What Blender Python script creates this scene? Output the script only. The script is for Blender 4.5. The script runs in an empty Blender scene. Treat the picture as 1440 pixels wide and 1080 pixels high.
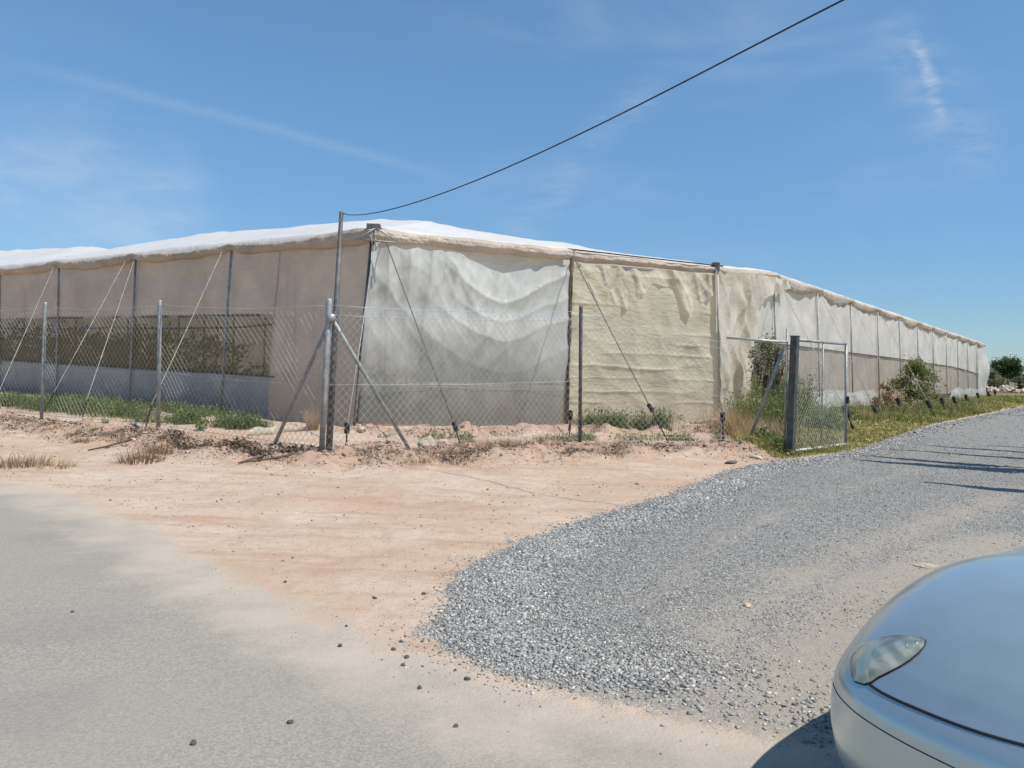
import bpy, math, random
import numpy as np
from mathutils import Matrix, Vector

random.seed(7)
rng = np.random.default_rng(7)
scn = bpy.context.scene
COL = scn.collection

# ------------------------------------------------------------------ camera
CAMH = 1.6
FPX = 1120.0
PITCH, ROLL = math.radians(1.43), math.radians(1.9)
camM = Matrix.Translation((0, 0, CAMH)) @ Matrix.Rotation(math.pi/2 - PITCH, 4, 'X') @ Matrix.Rotation(ROLL, 4, 'Z')
cd = bpy.data.cameras.new('camera')
cam = bpy.data.objects.new('camera', cd); COL.objects.link(cam)
cd.sensor_width = 36; cd.lens = 36*FPX/1440; cd.clip_start = 0.05; cd.clip_end = 5000
cam.matrix_world = camM
scn.camera = cam
RM = np.array(camM.to_3x3()); CP = np.array([0, 0, CAMH])

def ray(px, py):
    return RM @ np.array([(px-720)/FPX, -(py-540)/FPX, -1.0])
def proj(P):
    q = RM.T @ (np.asarray(P, float) - CP)
    return np.array([720 + FPX*q[0]/-q[2], 540 - FPX*q[1]/-q[2]])
def gp(px, py, z=0.0):            # survey point: where a sight line meets level z
    d = ray(px, py); t = (z-CAMH)/d[2]
    return CP + d*t
def vert(base, px, py):           # point above a base on the sight line
    d = ray(px, py); return CP + d*(base[1]/d[1])

# ------------------------------------------------------------------ noise
def _h(ix, iy, s):
    n = (ix*374761393 + iy*668265263 + s*974634777) & 0xffffffff
    n = ((n ^ (n >> 13))*1274126177) & 0xffffffff
    n = n ^ (n >> 16)
    return (n & 0xffffff)/float(0xffffff)*2-1
def vnoise(x, y, s=0):
    x = np.asarray(x, float); y = np.asarray(y, float)
    x, y = np.broadcast_arrays(x, y)
    ix = np.floor(x).astype(np.int64); iy = np.floor(y).astype(np.int64)
    fx = x-ix; fy = y-iy
    fx = fx*fx*(3-2*fx); fy = fy*fy*(3-2*fy)
    a = _h(ix, iy, s); b = _h(ix+1, iy, s); c = _h(ix, iy+1, s); d = _h(ix+1, iy+1, s)
    return (a*(1-fx)+b*fx)*(1-fy)+(c*(1-fx)+d*fx)*fy
def fbm(x, y, o=4, s=0):
    r = 0; a = 1.0
    for i in range(o):
        r = r + a*vnoise(np.asarray(x)*2**i, np.asarray(y)*2**i, s+i*17); a *= .5
    return r
def ridged(x, y, o=3, s=0):
    r = 0; a = 1.0
    for i in range(o):
        r = r + a*(1-2*np.abs(vnoise(np.asarray(x)*2**i, np.asarray(y)*2**i, s+i*13))); a *= .5
    return r
def folds(x, z, seed, n=10, f=(.4, 1.6), ang=(0, math.pi), sharp=1.6, cover=.0):
    """linear creases of a hanging sheet: many ridge waves of assorted directions, each present only in patches"""
    r = np.random.default_rng(seed); o = 0
    for i in range(n):
        a = r.uniform(*ang); fq = r.uniform(*f); c, s = math.cos(a), math.sin(a)
        q = (x*c+z*s)*fq+.35*vnoise(x*.8, z*.8, seed+i)+r.uniform(0, 9)
        tr = np.abs(2*(q-np.floor(q))-1)**sharp
        m = sstep(cover-.1, cover+.55, vnoise(x*.55+i*3.1, z*.55, seed+50+i))
        o = o+tr*m/fq
    return o
def sstep(a, b, x):
    t = np.clip((x-a)/(b-a), 0, 1); return t*t*(3-2*t)

# ------------------------------------------------------------------ object helpers
def mesh_obj(name, V, F, mat, parent=None, smooth=False, attrs=None):
    me = bpy.data.meshes.new(name)
    V = np.asarray(V, np.float32)
    if isinstance(F, np.ndarray):
        k = F.shape[1]; n = len(F)
        me.vertices.add(len(V)); me.vertices.foreach_set('co', V.ravel())
        me.loops.add(n*k); me.loops.foreach_set('vertex_index', F.astype(np.int32).ravel())
        me.polygons.add(n)
        me.polygons.foreach_set('loop_start', np.arange(0, n*k, k, dtype=np.int32))
        me.update(calc_edges=True)
    else:
        me.from_pydata([tuple(map(float, v)) for v in V], [], [tuple(int(i) for i in f) for f in F]); me.update()
    if smooth: me.polygons.foreach_set('use_smooth', np.ones(len(me.polygons), bool))
    for k_, a in (attrs or {}).items():
        at = me.attributes.new(k_, 'FLOAT', 'POINT'); at.data.foreach_set('value', np.asarray(a, np.float32))
    me.validate()
    if mat: me.materials.append(mat)
    o = bpy.data.objects.new(name, me); COL.objects.link(o)
    if parent: o.parent = parent
    return o
def empty(name, loc=(0, 0, 0), rotz=0):
    o = bpy.data.objects.new(name, None); COL.objects.link(o)
    o.location = tuple(map(float, loc)); o.rotation_euler = (0, 0, rotz); o.empty_display_size = .2
    return o
def tag(o, label=None, cat=None, group=None, kind=None):
    if label: o['label'] = label
    if cat: o['category'] = cat
    if group: o['group'] = group
    if kind: o['kind'] = kind
    return o
class MB:
    def __init__(s): s.V = []; s.F = []
    def add(s, V, F):
        b = len(s.V); s.V += [tuple(map(float, v)) for v in V]; s.F += [tuple(int(i)+b for i in f) for f in F]; return s
    def tube(s, pts, r, n=8, r2=None, cap=True):
        pts = [np.asarray(p, float) for p in pts]; m = len(pts); V = []
        ref = None
        for i, p in enumerate(pts):
            t = pts[min(i+1, m-1)]-pts[max(i-1, 0)]; t = t/(np.linalg.norm(t)+1e-9)
            if ref is None:
                ref = np.array([0, 0, 1.]) if abs(t[2]) < .9 else np.array([1., 0, 0])
            a = np.cross(t, ref); a /= np.linalg.norm(a)+1e-9; b = np.cross(t, a); ref = -b if False else np.cross(a, t)
            rr = r if r2 is None else r+(r2-r)*i/(m-1)
            if isinstance(r, (list, tuple, np.ndarray)): rr = r[i]
            for k in range(n):
                w = 2*math.pi*k/n; V.append(p+rr*(math.cos(w)*a+math.sin(w)*b))
        F = []
        for i in range(m-1):
            for k in range(n):
                F.append((i*n+k, i*n+(k+1) % n, (i+1)*n+(k+1) % n, (i+1)*n+k))
        if cap: F.append(tuple(range(n-1, -1, -1))); F.append(tuple((m-1)*n+k for k in range(n)))
        return s.add(V, F)
    def box(s, c, sz, M=None):
        V = []
        for x in (-1, 1):
            for y in (-1, 1):
                for z in (-1, 1): V.append(np.array([x*sz[0]/2, y*sz[1]/2, z*sz[2]/2]))
        if M is not None: V = [M @ v for v in V]
        V = [v+np.asarray(c, float) for v in V]
        return s.add(V, [(0, 1, 3, 2), (4, 6, 7, 5), (0, 4, 5, 1), (2, 3, 7, 6), (0, 2, 6, 4), (1, 5, 7, 3)])
    def build(s, name, mat, parent=None, smooth=False):
        return mesh_obj(name, s.V, s.F, mat, parent, smooth)
def tri_faces(nv, nu):            # quads of a grid with nv rows x nu cols
    i = np.arange((nv-1)*(nu-1)); r = i//(nu-1); c = i % (nu-1)
    a = r*nu+c
    return np.stack([a, a+1, a+nu+1, a+nu], 1)

# ------------------------------------------------------------------ material helpers
class NT:
    def __init__(s, name):
        s.m = bpy.data.materials.new(name); s.m.use_nodes = True; s.t = s.m.node_tree; s.t.nodes.clear()
        s.out = s.n('ShaderNodeOutputMaterial')
    def n(s, ty, **kw):
        nd = s.t.nodes.new(ty)
        for k, v in kw.items(): setattr(nd, k, v)
        return nd
    def l(s, a, b): s.t.links.new(a, b)
    def set(s, sock, v):
        if isinstance(v, bpy.types.NodeSocket): s.l(v, sock)
        elif isinstance(v, (tuple, list)) and sock.type == 'RGBA' and len(v) == 3: sock.default_value = (*v, 1)
        else: sock.default_value = v
    def pos(s): return s.n('ShaderNodeNewGeometry').outputs['Position']
    def objc(s): return s.n('ShaderNodeTexCoord').outputs['Object']
    def map(s, v, sc): 
        m = s.n('ShaderNodeVectorMath', operation='MULTIPLY'); s.l(v, m.inputs[0]); m.inputs[1].default_value = sc; return m.outputs[0]
    def noise(s, v, sc, det=4, rough=.55, dist=0):
        nd = s.n('ShaderNodeTexNoise'); s.l(v, nd.inputs['Vector']); nd.inputs['Scale'].default_value = sc
        nd.inputs['Detail'].default_value = det; nd.inputs['Roughness'].default_value = rough; nd.inputs['Distortion'].default_value = dist
        return nd.outputs['Fac']
    def vor(s, v, sc, feat='F1', out='Distance', rnd=1):
        nd = s.n('ShaderNodeTexVoronoi', feature=feat); s.l(v, nd.inputs['Vector']); nd.inputs['Scale'].default_value = sc
        nd.inputs['Randomness'].default_value = rnd
        return nd.outputs[out]
    def attr(s, name, out='Fac'): return s.n('ShaderNodeAttribute', attribute_name=name).outputs[out]
    def math(s, op, a, b=None, c=None, clamp=False):
        nd = s.n('ShaderNodeMath', operation=op); nd.use_clamp = clamp
        s.set(nd.inputs[0], a)
        if b is not None: s.set(nd.inputs[1], b)
        if c is not None: s.set(nd.inputs[2], c)
        return nd.outputs[0]
    def ss(s, x, a, b, lo=0, hi=1):
        nd = s.n('ShaderNodeMapRange', interpolation_type='SMOOTHSTEP'); s.l(x, nd.inputs[0])
        nd.inputs[1].default_value = a; nd.inputs[2].default_value = b; nd.inputs[3].default_value = lo; nd.inputs[4].default_value = hi
        return nd.outputs[0]
    def mix(s, f, a, b, mode='MIX'):
        nd = s.n('ShaderNodeMix', data_type='RGBA', blend_type=mode); s.set(nd.inputs[0], f); s.set(nd.inputs[6], a); s.set(nd.inputs[7], b)
        return nd.outputs[2]
    def ramp(s, f, stops):
        nd = s.n('ShaderNodeValToRGB'); s.l(f, nd.inputs[0]); e = nd.color_ramp.elements
        while len(e) < len(stops): e.new(.5)
        for el, (p, c) in zip(e, stops): el.position = p; el.color = (*c, 1)
        return nd.outputs[0]
    def bump(s, h, st, dist, normal=None):
        nd = s.n('ShaderNodeBump'); s.set(nd.inputs['Strength'], st); nd.inputs['Distance'].default_value = dist; s.l(h, nd.inputs['Height'])
        if normal: s.l(normal, nd.inputs['Normal'])
        return nd.outputs[0]
    def prin(s, col, rough=.6, metal=0, normal=None, spec=.5, **kw):
        p = s.n('ShaderNodeBsdfPrincipled'); s.set(p.inputs['Base Color'], col); s.set(p.inputs['Roughness'], rough)
        s.set(p.inputs['Metallic'], metal); p.inputs['Specular IOR Level'].default_value = spec
        if normal: s.l(normal, p.inputs['Normal'])
        for k, v in kw.items(): s.set(p.inputs[k.replace('_', ' ')], v)
        return p.outputs[0]
    def mixs(s, f, a, b):
        nd = s.n('ShaderNodeMixShader'); s.set(nd.inputs[0], f); s.l(a, nd.inputs[1]); s.l(b, nd.inputs[2]); return nd.outputs[0]
    def trl(s, col, normal=None):
        nd = s.n('ShaderNodeBsdfTranslucent'); s.set(nd.inputs[0], col)
        if normal: s.l(normal, nd.inputs['Normal'])
        return nd.outputs[0]
    def trp(s, col=(1, 1, 1)):
        nd = s.n('ShaderNodeBsdfTransparent'); s.set(nd.inputs[0], col); return nd.outputs[0]
    def fin(s, sh): s.l(sh, s.out.inputs[0]); return s.m

def plain(name, col, rough=.6, metal=0, var=.25, sc=8, bump=.1, dark=None):
    k = NT(name); p = k.objc(); n = k.noise(p, sc, 5)
    c = k.mix(k.ss(n, .35, .7), tuple(x*(1-var) for x in col), tuple(min(1, x*(1+var)) for x in col))
    if dark: c = k.mix(k.ss(k.noise(p, sc*.35, 4), .5, .65), c, dark)
    b = k.bump(k.noise(p, sc*4, 4), bump, .02)
    return k.fin(k.prin(c, rough, metal, b))
def film(name, col, trans=.45, clear=.1, rough=.4, crump=.25, csc=3., dirt=None, clear_hi=None, zlo=0, zhi=3, weave=None, stretch=(1, 1, 1), lowfac=.6, edge=None):
    """translucent plastic film or net: diffuse + translucent + see-through share, crumple bump"""
    k = NT(name); p = k.pos(); ps = k.map(p, stretch)
    n1 = k.noise(ps, csc, 5, .6, .6); v1 = k.vor(ps, csc*1.7, 'DISTANCE_TO_EDGE')
    h = k.math('ADD', n1, k.math('MULTIPLY', k.ss(v1, 0, .25), .25))
    b = k.bump(h, crump, .12)
    big = k.noise(p, .9, 4)
    c = k.mix(k.ss(big, .3, .7), tuple(x*.86 for x in col), tuple(min(1, x*1.07) for x in col))
    if dirt:  # second colour blended in towards the bottom
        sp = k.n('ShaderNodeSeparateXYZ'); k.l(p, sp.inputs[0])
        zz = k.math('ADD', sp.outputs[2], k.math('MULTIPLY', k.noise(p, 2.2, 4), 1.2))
        c = k.mix(k.ss(zz, zlo+.3, zhi, lowfac, 0), c, dirt)
    if weave:
        sx = k.n('ShaderNodeSeparateXYZ'); k.l(p, sx.inputs[0])
        wv = k.noise(k.map(p, (.15, .15, 1)), weave, 2, .5)
        c = k.mix(k.ss(wv, .35, .65, 0, .18), c, tuple(x*.55 for x in col))
    base = k.prin(c, rough, 0, b, .35)
    sh = k.mixs(trans, base, k.trl(c, b))
    if clear_hi is not None:
        sp2 = k.n('ShaderNodeSeparateXYZ'); k.l(p, sp2.inputs[0])
        f = k.math('ADD', k.ss(k.math('ADD', sp2.outputs[2], k.math('MULTIPLY', k.noise(p, .8, 3), 1.6)), zlo+.8, zhi+.8, clear, clear_hi), 0)
    else:
        f = k.math('MULTIPLY', k.ss(k.noise(p, 1.7, 4), .2, .8, .6, 1.3), clear)
    sh = k.mixs(f, sh, k.trp((.95, .95, .93)))
    return k.fin(sh)
def foliage(name, c0, c1, c2, trans=.35):
    k = NT(name); t = k.attr('tone')
    c = k.ramp(t, [(0, c0), (.5, c1), (1, c2)])
    sh = k.mixs(trans, k.prin(c, .55, 0, None, .3), k.trl(k.mix(.5, c, c1)))
    return k.fin(sh)

M = {}
M['galv'] = plain('galvanised_steel', (.36, .365, .35), .55, .3, .2, 9, .08, dark=(.26, .25, .23))
M['galv_dark'] = plain('weathered_steel', (.13, .13, .125), .6, .15, .3, 7, .1, dark=(.08, .075, .07))
M['gate_steel'] = plain('painted_gate_steel', (.085, .095, .095), .5, .4, .3, 6, .1, dark=(.14, .10, .07))
M['pale_pipe'] = plain('pale_pipe', (.5, .52, .48), .5, .2, .2, 6, .05)
M['wire'] = plain('fence_wire', (.46, .46, .44), .5, .15, .15, 3, .0)
M['rope'] = plain('tension_wire', (.40, .385, .35), .6, .2, .2, 5, .0)
M['wire_dark'] = plain('dark_tension_wire', (.13, .125, .115), .6, .2, .2, 5, .0)
M['black'] = plain('black_rubber', (.018, .017, .016), .6, 0, .3, 8, .1)
M['rust'] = plain('rusty_iron', (.06, .042, .03), .8, .2, .4, 14, .3)
M['rock'] = plain('pale_limestone', (.55, .44, .34), .85, 0, .22, 6, .6, dark=(.42, .32, .23))
M['rock_dark'] = plain('dark_pebble', (.10, .095, .09), .8, 0, .3, 20, .4)
M['cable'] = plain('black_cable', (.02, .02, .022), .5, 0, .2, 3, 0)
M['wood'] = plain('dry_bark', (.12, .085, .06), .9, 0, .3, 9, .6)

M['net_shade'] = film('shaded_net', (.70, .60, .515), .50, .05, .75, .12, 1.2, weave=26, dirt=(.33, .27, .22), zlo=0, zhi=3.2, lowfac=.25)
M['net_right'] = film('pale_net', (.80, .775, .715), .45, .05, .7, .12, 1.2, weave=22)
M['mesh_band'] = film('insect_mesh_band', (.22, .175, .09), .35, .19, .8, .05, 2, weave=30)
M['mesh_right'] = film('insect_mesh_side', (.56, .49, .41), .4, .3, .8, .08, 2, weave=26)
M['skirt_blue'] = film('blue_grey_skirt', (.42, .44, .46), .35, .12, .45, .35, 1.6, dirt=(.06, .085, .15), zlo=-.2, zhi=1.5, lowfac=.9)  # fades to dark navy towards the bottom
M['skirt_white'] = film('white_skirt', (.60, .60, .56), .4, .08, .45, .35, 2.2, dirt=(.45, .36, .27), zlo=0, zhi=1.4, lowfac=.7)
M['film_clear'] = film('milky_film', (.77, .78, .73), .45, .24, .33, .16, 2.6, stretch=(1, 1, .4), dirt=(.13, .14, .125), clear_hi=.03, zlo=.1, zhi=3.7, lowfac=.85)  # dark lower colour paints in the dim inside seen through the sheet
M['tarp'] = film('yellowed_film', (.74, .685, .52), .45, .09, .25, .22, 1.6, stretch=(1, 1, 2.6), dirt=(.5, .43, .29), zlo=0, zhi=2.2, lowfac=.5)
M['crumple'] = film('crumpled_beige_film', (.80, .73, .60), .45, .07, .27, .22, 2.0)
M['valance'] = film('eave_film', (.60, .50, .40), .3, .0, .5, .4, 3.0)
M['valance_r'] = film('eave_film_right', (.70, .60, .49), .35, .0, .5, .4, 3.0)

def roof_mat():
    k = NT('white_roof_film'); p = k.pos()
    n = k.noise(p, 1.3, 5, .6, .4)
    c = k.mix(k.ss(n, .35, .7), (.84, .84, .82), (.92, .92, .91))
    b = k.bump(k.noise(p, 2.2, 5, .6, .5), .3, .15)
    return k.fin(k.mixs(.36, k.prin(c, .5, 0, b, .3), k.trl((.80, .74, .64))))
M['roof'] = roof_mat()

def terrain_mat():
    k = NT('terrain'); p = k.pos()
    rd, gv, gs, tr, bk = (k.attr(a) for a in ('road', 'gravel', 'grass', 'track', 'bank'))
    n1 = k.noise(p, .35, 5); n2 = k.noise(p, 1.7, 6, .6); n3 = k.noise(p, 9, 5, .6); n4 = k.noise(p, 60, 3, .6); n5 = k.noise(p, 220, 2, .5)
    # dirt
    dirt = k.mix(k.ss(n1, .38, .62), (.50, .35, .245), (.565, .445, .335))
    dirt = k.mix(k.ss(k.noise(k.map(p, (.5, 2.2, 1)), .8, 5, .6, .6), .48, .7, 0, .7), dirt, (.46, .305, .20))
    dirt = k.mix(k.ss(n2, .45, .75, 0, .55), dirt, (.60, .49, .385))
    rub = k.math('MULTIPLY', k.ss(n3, .46, .66), k.ss(bk, 0, .8, .22, .85))
    dirt = k.mix(k.ss(bk, .1, .9, 0, .75), dirt, (.40, .265, .185))
    dirt = k.mix(rub, dirt, (.27, .185, .13))
    dirt = k.mix(k.ss(n4, .55, .72, 0, .45), dirt, (.36, .26, .19))
    dirt = k.mix(k.ss(k.vor(p, 14), .06, .13, .5, 0), dirt, (.60, .52, .44))
    sc3 = k.noise(k.map(p, (.35, 3.2, 1)), 1.1, 6, .65, .3)
    dirt = k.mix(k.ss(sc3, .52, .66, 0, .5), dirt, (.40, .255, .165))
    dirt = k.mix(k.ss(k.noise(p, 26, 5, .7), .52, .68, 0, .5), dirt, (.37, .28, .205))
    # asphalt
    sp = k.n('ShaderNodeTexVoronoi'); k.l(p, sp.inputs['Vector']); sp.inputs['Scale'].default_value = 95
    sc_ = k.n('ShaderNodeSeparateXYZ'); k.l(sp.outputs['Color'], sc_.inputs[0])
    asp = k.mix(sc_.outputs[0], (.215, .198, .168), (.37, .338, .285))
    asp = k.mix(k.ss(n5, .6, .75, 0, .6), asp, (.10, .10, .095))
    asp = k.mix(k.ss(n1, .32, .66, .1, .65), asp, (.33, .295, .245))
    asp = k.mix(k.ss(n2, .4, .75, 0, .3), asp, (.285, .265, .235))
    asp = k.mix(k.ss(k.vor(k.map(p, (1, 1, 1)), 1.1, 'DISTANCE_TO_EDGE'), .0, .012, .0, 0), asp, (.05, .05, .05))
    asp = k.mix(k.ss(k.noise(k.map(p, (.6, 1.6, 1)), .55, 4, .6, 1.), .52, .7, 0, .3), asp, (.21, .20, .185))
    dust = k.ss(k.math('ADD', rd, k.math('MULTIPLY', k.math('SUBTRACT', n2, .5), 1.5)), .0, .95, .85, 0)
    asp = k.mix(dust, asp, (.50, .42, .335))
    # gravel bed
    gvo = k.n('ShaderNodeTexVoronoi'); k.l(p, gvo.inputs['Vector']); gvo.inputs['Scale'].default_value = 60
    gc = k.n('ShaderNodeSeparateXYZ'); k.l(gvo.outputs['Color'], gc.inputs[0])
    grv = k.ramp(gc.outputs[0], [(0, (.17, .168, .16)), (.5, (.35, .34, .315)), (1, (.56, .53, .475))])
    grv = k.mix(k.ss(gvo.outputs['Distance'], .35, .7, 0, .7), grv, (.13, .125, .115))
    sandf = k.ss(k.math('ADD', k.math('MULTIPLY', tr, 1.12), k.math('MULTIPLY', k.math('SUBTRACT', n2, .5), .9)),   .15, .9)
    grv = k.mix(k.math('MULTIPLY', sandf, .85), grv, k.mix(n3, (.29, .25, .205), (.40, .35, .285)))
    # verge
    grs = k.mix(n3, (.10, .11, .035), (.26, .20, .10))
    j = k.math('ADD', k.math('MULTIPLY', k.math('SUBTRACT', n3, .5), .45), k.math('MULTIPLY', k.math('SUBTRACT', n4, .5), .35))
    c = dirt
    c = k.mix(k.ss(k.math('ADD', k.math('ADD', rd, k.math('MULTIPLY', k.math('SUBTRACT', n2, .5), .55)), j), -.08, .16), c, asp)
    c = k.mix(k.ss(k.math('ADD', gv, j), -.06, .08), c, grv)
    c = k.mix(k.ss(k.math('ADD', gs, j), -.1, .1), c, grs)
    hb = k.math('ADD', k.math('MULTIPLY', n3, .6), k.math('MULTIPLY', n4, .3))
    hb = k.math('ADD', hb, k.math('MULTIPLY', k.math('MULTIPLY', k.ss(gv, -.05, .1), k.math('SUBTRACT', 1.0, k.math('MULTIPLY', sandf, .9))), k.math('MULTIPLY', gvo.outputs['Distance'], -.55)))
    hb = k.math('ADD', hb, k.math('MULTIPLY', n5, .08))
    hb = k.math('MULTIPLY', hb, k.ss(rd, -.1, .5, 1, .3))
    b = k.bump(hb, .8, .04)
    return k.fin(k.prin(c, .92, 0, b, .25))
M['terrain'] = terrain_mat()

def tone_mat(name, stops, rough=.85, bump=0):
    k = NT(name); c = k.ramp(k.attr('tone'), stops)
    n = k.noise(k.pos(), 90, 3); c = k.mix(k.ss(n, .35, .7, 0, .35), c, (.12, .12, .12))
    return k.fin(k.prin(c, rough, 0, None, .3))
M['stones'] = tone_mat('crushed_stone', [(0, (.13, .13, .125)), (.4, (.33, .325, .305)), (.75, (.48, .465, .43)), (1, (.78, .73, .65))])
M['clods'] = tone_mat('dirt_clods', [(0, (.17, .11, .075)), (.55, (.42, .295, .21)), (1, (.64, .54, .44))])
M['debris'] = tone_mat('dry_litter', [(0, (.035, .025, .018)), (.5, (.13, .09, .06)), (1, (.33, .25, .16))])
M['green'] = foliage('green_weed', (.065, .095, .025), (.155, .20, .06), (.33, .35, .14))
M['verge'] = foliage('verge_grass', (.09, .12, .025), (.26, .26, .065), (.58, .48, .21))
M['straw'] = foliage('dry_straw', (.24, .16, .075), (.50, .375, .20), (.70, .58, .37))
M['rusty_weed'] = foliage('brown_dry_weed', (.12, .07, .035), (.28, .17, .09), (.42, .29, .16))
M['shrub'] = foliage('shrub_leaves', (.08, .105, .03), (.20, .23, .08), (.42, .40, .19))
M['tree'] = foliage('tree_leaves', (.018, .04, .012), (.055, .095, .025), (.13, .19, .05))
M['olive'] = foliage('scrub_leaves', (.10, .11, .06), (.20, .20, .11), (.32, .30, .18))

# ------------------------------------------------------------------ world + sun
SAZ = np.array([.88, -.47]); SAZ = SAZ/np.linalg.norm(SAZ); SEL = math.radians(59)
sdir = Vector((SAZ[0]*math.cos(SEL), SAZ[1]*math.cos(SEL), math.sin(SEL)))
sl = bpy.data.lights.new('sun', 'SUN'); sl.energy = 4.9; sl.angle = math.radians(.53); sl.color = (1, .955, .88)
so = bpy.data.objects.new('sun', sl); COL.objects.link(so)
so.rotation_euler = sdir.to_track_quat('Z', 'Y').to_euler()
w = bpy.data.worlds.new('World'); scn.world = w; w.use_nodes = True
nt = w.node_tree; nt.nodes.clear()
wo = nt.nodes.new('ShaderNodeOutputWorld'); bg = nt.nodes.new('ShaderNodeBackground'); bg.inputs[1].default_value = .135
sky = nt.nodes.new('ShaderNodeTexSky'); sky.sky_type = 'NISHITA'; sky.sun_disc = False
sky.sun_elevation = SEL; sky.sun_rotation = math.atan2(SAZ[0], SAZ[1]); sky.altitude = 50; sky.air_density = 1.0; sky.dust_density = .15; sky.ozone_density = 3.5
def WN(t, **kw):
    n = nt.nodes.new(t)
    for a, b in kw.items(): setattr(n, a, b)
    return n
tc = WN('ShaderNodeTexCoord')
def band(rot, scale, nscale, lo, hi, det=6, dist=.6):
    mp = WN('ShaderNodeMapping'); nt.links.new(tc.outputs['Generated'], mp.inputs[0]); mp.inputs['Rotation'].default_value = rot; mp.inputs['Scale'].default_value = scale
    nz = WN('ShaderNodeTexNoise'); nt.links.new(mp.outputs[0], nz.inputs['Vector']); nz.inputs['Scale'].default_value = nscale; nz.inputs['Detail'].default_value = det; nz.inputs['Roughness'].default_value = .55; nz.inputs['Distortion'].default_value = dist
    mr = WN('ShaderNodeMapRange', interpolation_type='SMOOTHSTEP'); nt.links.new(nz.outputs['Fac'], mr.inputs[0]); mr.inputs[1].default_value = lo; mr.inputs[2].default_value = hi
    return mr.outputs[0]
def WM(op, a, b):
    n = WN('ShaderNodeMath', operation=op)
    for i, v in enumerate((a, b)):
        if isinstance(v, (int, float)): n.inputs[i].default_value = v
        else: nt.links.new(v, n.inputs[i])
    return n.outputs[0]
def patch(d, r0, r1):             # soft lobe around a direction in the sky
    d = d/np.linalg.norm(d)
    n = WN('ShaderNodeVectorMath', operation='DOT_PRODUCT'); nt.links.new(tc.outputs['Generated'], n.inputs[0]); n.inputs[1].default_value = tuple(d)
    mr = WN('ShaderNodeMapRange', interpolation_type='SMOOTHSTEP'); nt.links.new(n.outputs['Value'], mr.inputs[0]); mr.inputs[1].default_value = math.cos(r1); mr.inputs[2].default_value = math.cos(r0)
    return mr.outputs[0]
def streak(p0, p1, width, wisp=.5):
    """thin cloud along the great circle through two directions"""
    a = p0/np.linalg.norm(p0); b = p1/np.linalg.norm(p1); nrm = np.cross(a, b); nrm /= np.linalg.norm(nrm)
    mid = a+b; mid /= np.linalg.norm(mid); half = math.acos(float(np.clip(a@b, -1, 1)))/2
    wz = WN('ShaderNodeTexNoise'); nt.links.new(tc.outputs['Generated'], wz.inputs['Vector']); wz.inputs['Scale'].default_value = 6; wz.inputs['Detail'].default_value = 4
    dn = WN('ShaderNodeVectorMath', operation='DOT_PRODUCT'); nt.links.new(tc.outputs['Generated'], dn.inputs[0]); dn.inputs[1].default_value = tuple(nrm)
    off = WM('ADD', dn.outputs['Value'], WM('MULTIPLY', WM('SUBTRACT', wz.outputs['Fac'], .5), width*wisp*2))
    ab = WM('ABSOLUTE', off, 0)
    mr = WN('ShaderNodeMapRange', interpolation_type='SMOOTHSTEP'); nt.links.new(ab, mr.inputs[0]); mr.inputs[1].default_value = width; mr.inputs[2].default_value = 0
    return WM('MULTIPLY', mr.outputs[0], patch(mid, half*.45, half*1.15))
wisps = band((.2, .35, .5), (1.2, 3.2, 4.5), 2.2, .42, .78)
fine = band((.2, .3, .4), (2, 5, 9), 5, .35, .75)
cl = WM('MULTIPLY', WM('MULTIPLY', wisps, patch(ray(-40, 330), .04, .3)), .09)
cl = WM('ADD', cl, WM('MULTIPLY', streak(ray(10, 85), ray(640, 250), .011), .09))
cl = WM('ADD', cl, WM('MULTIPLY', WM('MULTIPLY', streak(ray(-80, 205), ray(300, 310), .12, .9), WM('ADD', WM('MULTIPLY', fine, .45), .35)), .3))
cl = WM('ADD', cl, WM('MULTIPLY', WM('MULTIPLY', streak(ray(700, 345), ray(930, 100), .035, .8), fine), .2))
cl = WM('ADD', cl, WM('MULTIPLY', WM('MULTIPLY', streak(ray(1290, 40), ray(1335, 165), .011, 2.2), band((.3, .1, .7), (4, 9, 14), 9, .3, .7)), .3))
cl = WM('ADD', cl, WM('MULTIPLY', WM('MULTIPLY', streak(ray(1250, 20), ray(1400, 240), .05, .8), fine), .2))
cl = WM('ADD', cl, WM('MULTIPLY', WM('MULTIPLY', wisps, patch(ray(1000, -60), .1, .5)), .14))
mx = WN('ShaderNodeMix', data_type='RGBA'); nt.links.new(cl, mx.inputs[0])
hs = WN('ShaderNodeHueSaturation'); hs.inputs['Saturation'].default_value = 1.05; hs.inputs['Value'].default_value = 1.0
nt.links.new(sky.outputs[0], hs.inputs['Color'])
sz = WN('ShaderNodeSeparateXYZ'); nt.links.new(tc.outputs['Generated'], sz.inputs[0])
mr0 = WN('ShaderNodeMapRange', interpolation_type='SMOOTHSTEP'); nt.links.new(sz.outputs[2], mr0.inputs[0]); mr0.inputs[1].default_value = -.02; mr0.inputs[2].default_value = .42
tint = WN('ShaderNodeMix', data_type='RGBA'); nt.links.new(mr0.outputs[0], tint.inputs[0]); tint.inputs[6].default_value = (.50, .64, .80, 1); tint.inputs[7].default_value = (.92, 1.08, 1.06, 1)
mul = WN('ShaderNodeMix', data_type='RGBA', blend_type='MULTIPLY'); mul.inputs[0].default_value = 1; nt.links.new(hs.outputs[0], mul.inputs[6]); nt.links.new(tint.outputs[2], mul.inputs[7])
nt.links.new(mul.outputs[2], mx.inputs[6]); mx.inputs[7].default_value = (5.6, 6.0, 6.5, 1)
nt.links.new(mx.outputs[2], bg.inputs[0]); nt.links.new(bg.outputs[0], wo.inputs[0])
scn.view_settings.view_transform = 'Standard'; scn.view_settings.look = 'None'; scn.view_settings.exposure = 0
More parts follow.
